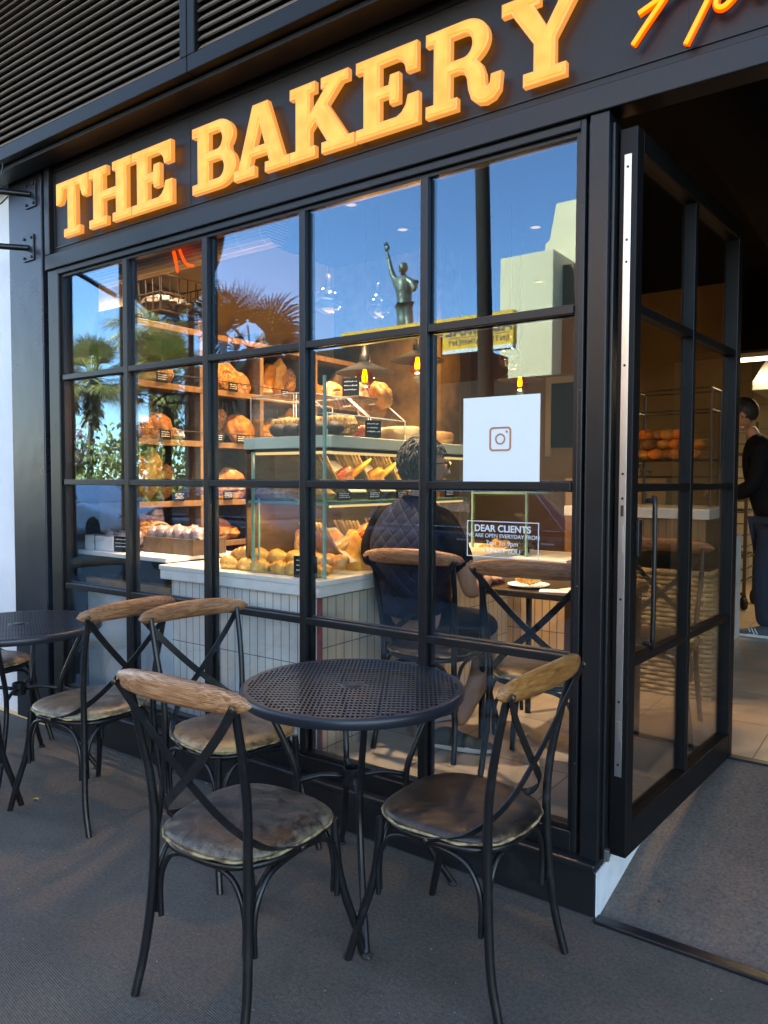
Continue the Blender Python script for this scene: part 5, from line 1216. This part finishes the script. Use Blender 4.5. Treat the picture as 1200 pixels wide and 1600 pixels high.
ho = hr.build('hair', M_hair, man, smooth=True); ho.data.transform(Matrix.Translation(HC) @ Matrix.Rotation(-R(52),4,'Z'))
gl = MB()
for x in (-1,1):
    gl.tube([(x*.034+.024*math.cos(q)*1.1, .108, .010+.019*math.sin(q)) for q in [2*math.pi*k/16 for k in range(16)]], .0035, 6, closed=True)
    gl.tube([(x*.060,.106,.016),(x*.078,.09,.016),(x*.084,.01,.012),(x*.084,-.02,.0)], .0035, 6)
gl.tube([(-.010,.110,.014),(.010,.110,.014)], .003, 6)
go = gl.build('glasses', M_black, man, smooth=True); go.data.transform(Matrix.Translation(HC) @ Matrix.Rotation(-R(52),4,'Z'))
shoe((-1.62,.575,ZF+.005), R(-72), M_shoe, man, s=1.02, stripes=False); shoe((-1.93,.88,ZF+.005), R(-20), M_shoe, man, s=1.02, stripes=False)

m2 = empty('person', (0,0,0), 0, 'man in black jacket and dark jeans bending over at the kitchen opening', 'person')
q = Vector((-1.09,4.30,0))
N_ = [(q.x+.14,q.y,1.13,.09),(q.x+.10,q.y,1.32,.09),(q.x+.05,q.y,1.52,.10),(q.x+.02,q.y,1.68,.070),(q.x-.05,q.y,1.81,.050),(q.x-.09,q.y,1.90,.055),
      (q.x+.03,q.y-.18,1.68,.062),(q.x+.0,q.y-.23,1.42,.048),(q.x-.16,q.y-.16,1.35,.038),(q.x-.31,q.y-.08,1.39,.028),
      (q.x+.03,q.y+.18,1.68,.062),(q.x+.0,q.y+.23,1.42,.048),(q.x-.18,q.y+.18,1.34,.038),(q.x-.30,q.y+.10,1.38,.028),
      (q.x+.12,q.y-.10,1.05,.095),(q.x+.06,q.y-.11,.68,.068),(q.x+.08,q.y-.11,.28,.045),
      (q.x+.14,q.y+.10,1.05,.095),(q.x+.14,q.y+.11,.68,.068),(q.x+.22,q.y+.11,.28,.045)]
E_ = [(0,1),(1,2),(2,3),(3,4),(4,5),(3,6),(6,7),(7,8),(8,9),(3,10),(10,11),(11,12),(12,13),(0,14),(14,15),(15,16),(0,17),(17,18),(18,19)]
b2 = skin('body', N_, E_, M_skin, m2)
HC2 = (q.x-.13,q.y,2.00)
join(b2, head(HC2, R(90), -R(26)))
join(b2, hand((q.x-.33,q.y-.07,1.39), R(85), R(-10), side=1, curl=.7)); join(b2, hand((q.x-.32,q.y+.09,1.38), R(95), R(-10), side=-1, curl=.7))
J = [(a,b,c,r+.095) for a, b, c, r in (N_[0],N_[1],N_[2],N_[3])]+[(a,b,c,r+.018) for a, b, c, r in N_[6:9]]+[(a,b,c,r+.018) for a, b, c, r in N_[10:13]]+[(q.x-.055,q.y,1.85,.098),(q.x-.285,q.y-.095,1.383,.040),(q.x-.275,q.y+.115,1.373,.040)]
skin('jacket', J, [(0,1),(1,2),(2,3),(3,4),(4,5),(5,6),(3,7),(7,8),(8,9),(3,10),(6,11),(9,12)], M_blackcloth, m2)
skin('jeans', [(q.x+.14,q.y,1.10,.16)]+[(a,b,c,r+.022) for a, b, c, r in N_[14:20]], [(0,1),(1,2),(2,3),(0,4),(4,5),(5,6)], M_jeans, m2)
hh = MB(); hh.ell((0,-.018,.022), .086,.104,.112, 36, 24, lambda d: (1+.03*math.sin(d.x*19)*math.sin(d.z*16))*(.78 if (d.y > .45 and d.z < .55) else 1))
h2 = hh.build('hair', M_hairdk, m2, smooth=True); h2.data.transform(Matrix.Translation(HC2) @ Matrix.Rotation(R(90),4,'Z') @ Matrix.Rotation(-R(26),4,'X'))
shoe((q.x+.02,q.y-.12,ZF+.002), R(90), M_shoeblue, m2, s=1.05); shoe((q.x+.16,q.y+.12,ZF+.002), R(84), M_shoeblue, m2, s=1.05)

# ================================================================== ACROSS THE STREET (seen mirrored in the glass)
def fan_palm(x, y, zc, rad, lab, lit=True, n=40, r=.16, skirt=True, zt=0, seed=1, lean=0, group=None, up_only=False, dirs=None):
    rg = random.Random(seed); t = empty('palm_tree', (x,y,zt), 0, lab, 'palm tree', group)
    H = zc-zt
    MB().tube([(lean,0,0),(lean*.6,0,H*.4),(lean*.2,0,H*.8),(0,0,H)], [r*1.25,r,r*.9,r*.85], 14, smooth=6).build('trunk', M_trunk if lit else M_trunkdk, t, smooth=True)  # lit picks between the sunlit and shade-darkened colours
    mb = MB()
    for i in range(n):
        el = rg.uniform(-.75 if not up_only else -.2, 1.45); az = rg.uniform(0,2*math.pi)
        d = Vector((math.cos(el)*math.cos(az), math.cos(el)*math.sin(az), math.sin(el)))
        L = rad*rg.uniform(.42,.58)
        if dirs: d = Vector(dirs[i]).normalized(); L = rad*rg.uniform(.30,.42); el = math.asin(d.z)
        p1 = d*L
        side = d.cross(Vector((0,0,1)) if not dirs else Vector((rg.uniform(-.35,.35),1,rg.uniform(-.3,.3)))).normalized(); up = side.cross(d).normalized()
        mb.tube([(0,0,H), Vector((0,0,H))+p1*.6, Vector((0,0,H))+p1+Vector((0,0,-.04*rad))], rad*.010, 4)
        nl = 34; fl = rad*rg.uniform(.46,.60)*(1 if not dirs else 1.2)
        for j in range(nl):
            a = R(-88+176*j/(nl-1))*(1 if not dirs else 1.15); dd = (d*math.cos(a)+side*math.sin(a)).normalized()
            l = fl*(1-.30*(abs(a)/R(88))**2)*rg.uniform(.9,1.08); w_ = fl*(.019 if not dirs else .021)
            o = Vector((0,0,H))+p1; q_ = (d*-math.sin(a)+side*math.cos(a)).normalized()*w_
            droop = Vector((0,0,-l*rg.uniform(.10,.34)*(1.2-el*.4)))
            A = o+dd*l*.05; B = o+dd*l*.6+droop*.28+up*l*.05; Cc = o+dd*l+droop
            mb.add([A-q_*.4,A+q_*.4,B+q_,B-q_,Cc], [(0,1,2,3),(3,2,4)])
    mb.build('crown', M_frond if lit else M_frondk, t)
    if skirt:
        mb = MB()
        for i in range(150):
            az = rg.uniform(0,2*math.pi); z = H-rad*rg.uniform(.0,.7); rr = rad*rg.uniform(.12,.30)
            p = Vector((0,0,z)); e = Vector((math.cos(az)*rr, math.sin(az)*rr, z-rad*rg.uniform(.25,.5))); s_ = Vector((-math.sin(az),math.cos(az),0))*rad*.035
            mb.add([p-s_*.5,p+s_*.5,e+s_,e-s_], [(0,1,2,3)])
        mb.build('dry_skirt', M_skirt, t)
    return t
pg = 'palm trees across the street'
fan_palm(-34.6,-24,9.9,3.1,'tall sunlit fan palm across the street, its full crown mirrored in the second pane', seed=2, r=.24, n=60)
fan_palm(-34.2,-20,6.5,2.3,'slender sunlit palm mirrored in the far left pane', seed=3, r=.15, lean=-.4)
fan_palm(-37.5,-21,6.9,1.8,'small palm mirrored at the far left edge of the window', seed=4, r=.13)
fan_palm(-32.2,-23,6.6,3.0,'lower bushy palm beside the tall sunlit palm', seed=5, r=.22)
fan_palm(-25.2,-24,7.6,1.5,'distant palm showing just above the shaded fan palm', seed=6, r=.2)
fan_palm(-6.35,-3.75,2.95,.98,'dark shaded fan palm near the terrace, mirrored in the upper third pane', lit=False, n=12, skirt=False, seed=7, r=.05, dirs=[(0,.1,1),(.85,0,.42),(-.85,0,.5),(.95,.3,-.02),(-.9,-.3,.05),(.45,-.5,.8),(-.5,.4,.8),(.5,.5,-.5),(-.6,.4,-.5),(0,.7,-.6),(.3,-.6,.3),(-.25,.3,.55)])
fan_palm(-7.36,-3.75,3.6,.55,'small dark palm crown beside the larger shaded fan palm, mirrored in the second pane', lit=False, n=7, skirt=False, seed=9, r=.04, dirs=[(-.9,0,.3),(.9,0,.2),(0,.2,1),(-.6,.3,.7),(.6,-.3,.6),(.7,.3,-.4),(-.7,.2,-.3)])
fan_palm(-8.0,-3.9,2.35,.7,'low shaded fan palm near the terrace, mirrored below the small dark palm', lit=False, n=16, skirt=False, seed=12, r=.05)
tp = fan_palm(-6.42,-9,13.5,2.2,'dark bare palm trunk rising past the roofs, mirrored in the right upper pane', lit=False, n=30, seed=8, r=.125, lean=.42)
# round dark disc on a post, stand-in for a rounded outline, and a plain post
rs = empty('round_disc', (-8.05,-4,0), 0, 'large round dark stand-in disc on a post near the terrace, mirrored top left', 'street sign')
d_ = MB().lathe([(0,-.06),(.98,-.06),(1.0,-.04),(1.0,.04),(.98,.06),(0,.06)], (0,0,0), 48).build('disc', M_pav, rs, smooth=True, auto=40); d_.rotation_euler = (R(90),0,0); d_.location = (0,0,4.6)
MB().tube([(-1.0,0,-.3),(-1.0,0,5.0)], .065, 12).build('post', M_pav, rs, smooth=True, auto=40)
tag(MB().tube([(-10.35,-4,-.3),(-10.35,-4,5.2)], .045, 12).build('street_post', M_pav, smooth=True, auto=40), 'plain dark street post mirrored at the left window edge', 'post')
# pavilion, yellow board, cream building, statue
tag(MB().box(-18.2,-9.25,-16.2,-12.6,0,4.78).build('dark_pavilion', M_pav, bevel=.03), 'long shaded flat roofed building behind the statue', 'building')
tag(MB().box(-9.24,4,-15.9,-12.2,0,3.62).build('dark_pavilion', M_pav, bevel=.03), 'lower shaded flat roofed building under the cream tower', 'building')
yb = empty('yellow_sign', (0,0,0), 0, 'yellow shop sign board reading ADMIRAL ENTERTAINMENT on the shaded building', 'sign')
y_ = MB(); y_.box(-12.14,-9.14,-12.75,-12.58,4.80,5.14); y_.box(-9.1395,-7.35,-12.75,-12.58,4.42,5.14); y_.build('board', M_yellow, yb)
MB().box(-9.13,-7.36,-12.75,-12.56,4.33,4.415).build('lower_edge', M_white, yb)
text('ADMIRAL', .36, M_navytxt, yb, (-8.22,-12.572,4.84), (R(90),0,R(180)), offset=.012, ext=.003, spacing=1.15)
MB().box(-9.0,-7.45,-12.578,-12.574,4.665,4.68).build('rule', M_navytxt, yb)
text('ENTERTAINMENT', .17, M_navytxt, yb, (-8.22,-12.572,4.56), (R(90),0,R(180)), ext=.003, spacing=1.2)
cb = empty('cream_building', (0,0,0), 0, 'sunlit cream stepped building across the street, mirrored at right', 'building')
b_ = MB(); b_.box(-10.45,-8.78,-20.15,-18,0,8.0); b_.build('front_block', M_bldg, cb, bevel=.02)
MB().prism([(-10.0,0),(-4,0),(-4,10.1),(-9.65,10.1),(-9.85,9.0),(-10.0,8.9)], -26, -20.2, 'y').build('tower', M_bldg, cb)
MB().box(-8.779,-8.45,-20.15,-18.7,0,7.7).build('shaded_return', mat('shaded_render',(.28,.17,.09),.8), cb)  # the side face's shade is painted as a brown colour
w_ = MB(); w_.box(-8.449,-5,-20.15,-19.1,0,7.1); w_.build('side_wing', M_bldg, cb)
for k in range(3): MB().box(-8.35,-5.2,-19.09,-19.05,5.9-k*1.6,6.9-k*1.6).build('window', M_carglass, cb)
tag(MB().box(-26,-12,-52,-44,0,7.5).build('pink_building', M_pink), 'low pink rendered building far behind the yellow sign', 'building')
st = empty('statue', (-11.15,-14,-.22), 0, 'green bronze statue of a man raising one arm, mirrored above the yellow sign', 'statue')
MB().prism([(-.9,-.9),(.9,-.9),(.9,.9),(-.9,.9)],0,4.7,'z').build('pedestal', M_bldg, st, bevel=.04)
SN = [(.02,0,5.95,.20),(.0,.02,6.25,.19),(-.02,.0,6.60,.24),(-.03,0,6.83,.16),(-.04,0,6.95,.085),(-.05,-.02,7.02,.08),
      (-.28,.03,6.86,.10),(-.40,.05,7.12,.075),(-.47,.06,7.42,.060),(-.53,.07,7.66,.04),
      (.26,.04,6.74,.10),(.36,.10,6.50,.08),(.28,-.10,6.74,.06),
      (-.08,0,5.85,.15),(-.08,.06,5.35,.12),(-.10,.0,4.75,.08),(.15,.05,5.85,.15),(.26,.15,5.35,.11),(.26,.02,4.75,.08)]
sb = skin('figure', SN, [(0,1),(1,2),(2,3),(3,4),(4,5),(3,6),(6,7),(7,8),(8,9),(3,10),(10,11),(11,12),(0,13),(13,14),(14,15),(0,16),(16,17),(17,18)], M_bronze, st)
join(sb, head((-.06,-.02,7.17), R(15), R(18), 1.35, M_bronze))
join(sb, hand((-.54,.07,7.70), 0, R(80), s=1.7, curl=.15)); join(sb, hand((.27,-.14,6.76), 0, R(40), s=1.5, curl=.8))
skin('drapery', [(.02,0,6.0,.23),(.0,.02,6.22,.20),(.03,.03,5.75,.23),(.10,.06,5.5,.17)], [(0,1),(0,2),(2,3)], M_bronze, st)
# hedge line, blossom tree
def bush(x, y, z, r, h, m_, name, lab, cat, n=900, seed=1, par=None):
    rg = random.Random(seed); mb = MB()
    for i in range(n):
        a, zz = rg.uniform(0,6.28), rg.uniform(-1,1); k = rg.uniform(.55,1)**.5*(1+.25*math.sin(a*3+zz*4)); rr = math.sqrt(1-zz*zz)*k
        c = Vector((rr*math.cos(a)*r, rr*math.sin(a)*r, zz*k*h)); e = Euler((rg.uniform(0,3),rg.uniform(0,3),rg.uniform(0,3))).to_matrix(); s_ = r*rg.uniform(.05,.10)
        mb.add([c+e@Vector((-s_,0,0)), c+e@Vector((0,s_*.5,0)), c+e@Vector((s_,0,0)), c+e@Vector((0,-s_*.5,0))], [(0,1,2,3)])
    o = mb.build(name, m_, par); o.location = (x,y,z)
    if lab: tag(o, lab, cat)
    return o
for i, (x, y, r, h) in enumerate(((-41,-20,2.0,1.5),(-36,-21,2.2,1.7),(-31.5,-20,2.3,2.0),(-28,-19.5,2.2,2.1),(-24.5,-19,2.0,1.7),(-47,-21,2.2,1.6))):
    bush(x,y,h*.9,r,h,M_hedge,'shrub',f'rounded green shrub across the street, {ORD[i]} of the row','shrub',seed=20+i)
bt = empty('blossom_tree', (-35.2,-19.5,0), 0, 'small pink blossoming tree mirrored in the far left pane', 'tree')
m = MB(); rg = random.Random(5)
for i in range(16):
    a = rg.uniform(0,6.28); m.tube([(0,0,0),(0,0,1.3),(math.cos(a)*.6,math.sin(a)*.6,2.2),(math.cos(a)*1.2,math.sin(a)*1.2,rg.uniform(2.6,3.9))], [.09,.07,.035,.012], 6, smooth=3)
m.build('trunk', M_trunk, bt)
bush(0,0,3.0,1.4,1.1,M_blossom,'crown',None,None,n=420,seed=31,par=bt)
# ---------------- parked cars
def car(x, y, rz, paint, lab, L=4.6, roof=1.58, est=True):
    c = empty('parked_car', (x,y,-.154), rz, lab, 'car', 'cars parked along the kerb')
    W_ = .90; h = L/2
    low = [(-h,.35),(-h-.03,.62),(-h+.02,.92),(-h+.12,1.0),(h-1.35,.98),(h-.5,.86),(h-.12,.74),(h,.60),(h-.02,.32),(h-.45,.24),(-h+.4,.24)]
    o = MB().prism(low, -W_, W_, 'y').build('body', paint, c, bevel=.11, seg=4, smooth=True, auto=70)
    xb0, xb1 = -h+.06, h-1.40; xt0, xt1 = (-h+.45 if est else -h+1.05), h-2.15
    def gh(x0,x1,t0,t1,zb,zt,wb,wt,nm,mt,bev):
        vs = [(x0,-wb,zb),(x1,-wb,zb),(x1,wb,zb),(x0,wb,zb),(t0,-wt,zt),(t1,-wt,zt),(t1,wt,zt),(t0,wt,zt)]
        return MB().add(vs,[(0,3,2,1),(4,5,6,7),(0,1,5,4),(1,2,6,5),(2,3,7,6),(3,0,4,7)]).build(nm, mt, c, bevel=bev, seg=4, smooth=True, auto=70)
    gh(xb0,xb1,xt0,xt1,.96,roof,.84,.62,'roof',paint,.10)
    for s in (-1,1):
        zb, zt = 1.02, roof-.12; f_ = lambda z: s*(.84-(z-.96)/(roof-.96)*.22+.006)
        P = [(xb0+.42,zb),(xb1-.18,zb),(xt1+.12,zt),(xt0+.28,zt)]
        MB().add([(a,f_(b),b) for a, b in P], [(0,1,2,3)]).build('side_window', M_carglass, c)
        MB().tube([(a,f_(b)+s*.004,b) for a, b in P], .012, 6, closed=True).build('window_trim', M_chrome, c, smooth=True)
        for dx in (-.55,.55): MB().box(dx-.09,dx+.09,s*.905-.012,s*.905+.012,.86,.89).build('door_handle', M_chrome, c, bevel=.006)
        MB().box(-h-.02,-h+.20,s*.80-.09,s*.80+.09,.70,.90).build('tail_light', mat('tail_light_'+str(rnd.random())[2:6],(.35,.01,.01),.15), c, bevel=.03)
        MB().ell((h-.16,s*.68,.66), .13,.16,.08, 14, 8).build('headlight', M_chrome, c, smooth=True)
        MB().ell((h-1.45,s*.98,1.02), .07,.10,.07, 12, 8).build('wing_mirror', paint, c, smooth=True)
        for wx in (-h+.85, h-.85):
            t = MB().lathe([(.20,-.10),(.31,-.11),(.335,-.07),(.335,.07),(.31,.11),(.20,.10)], (0,0,0), 32).build('wheel', M_rubber, c, smooth=True, auto=50); t.rotation_euler = (R(90),0,0); t.location = (wx,s*.80,.335)
            rm = MB().lathe([(0,-.075),(.05,-.09),(.19,-.085),(.205,-.10),(.205,.10),(.19,.085),(.05,.09),(0,.075)], (0,0,0), 24).build('rim', M_chrome, t, smooth=True, auto=50)
    return c
car(-4.02,-6.5,0,M_navy,'navy estate car parked by the kerb, mirrored over the seated man')
car(-8.85,-6.45,0,M_silver,'blue grey saloon parked ahead of the navy car, mirrored low in the middle panes', L=4.5, roof=1.46, est=False)
car(-18.4,-9.6,0,M_whitecar,'white car mirrored in the lower left pane', L=4.4, roof=1.5)
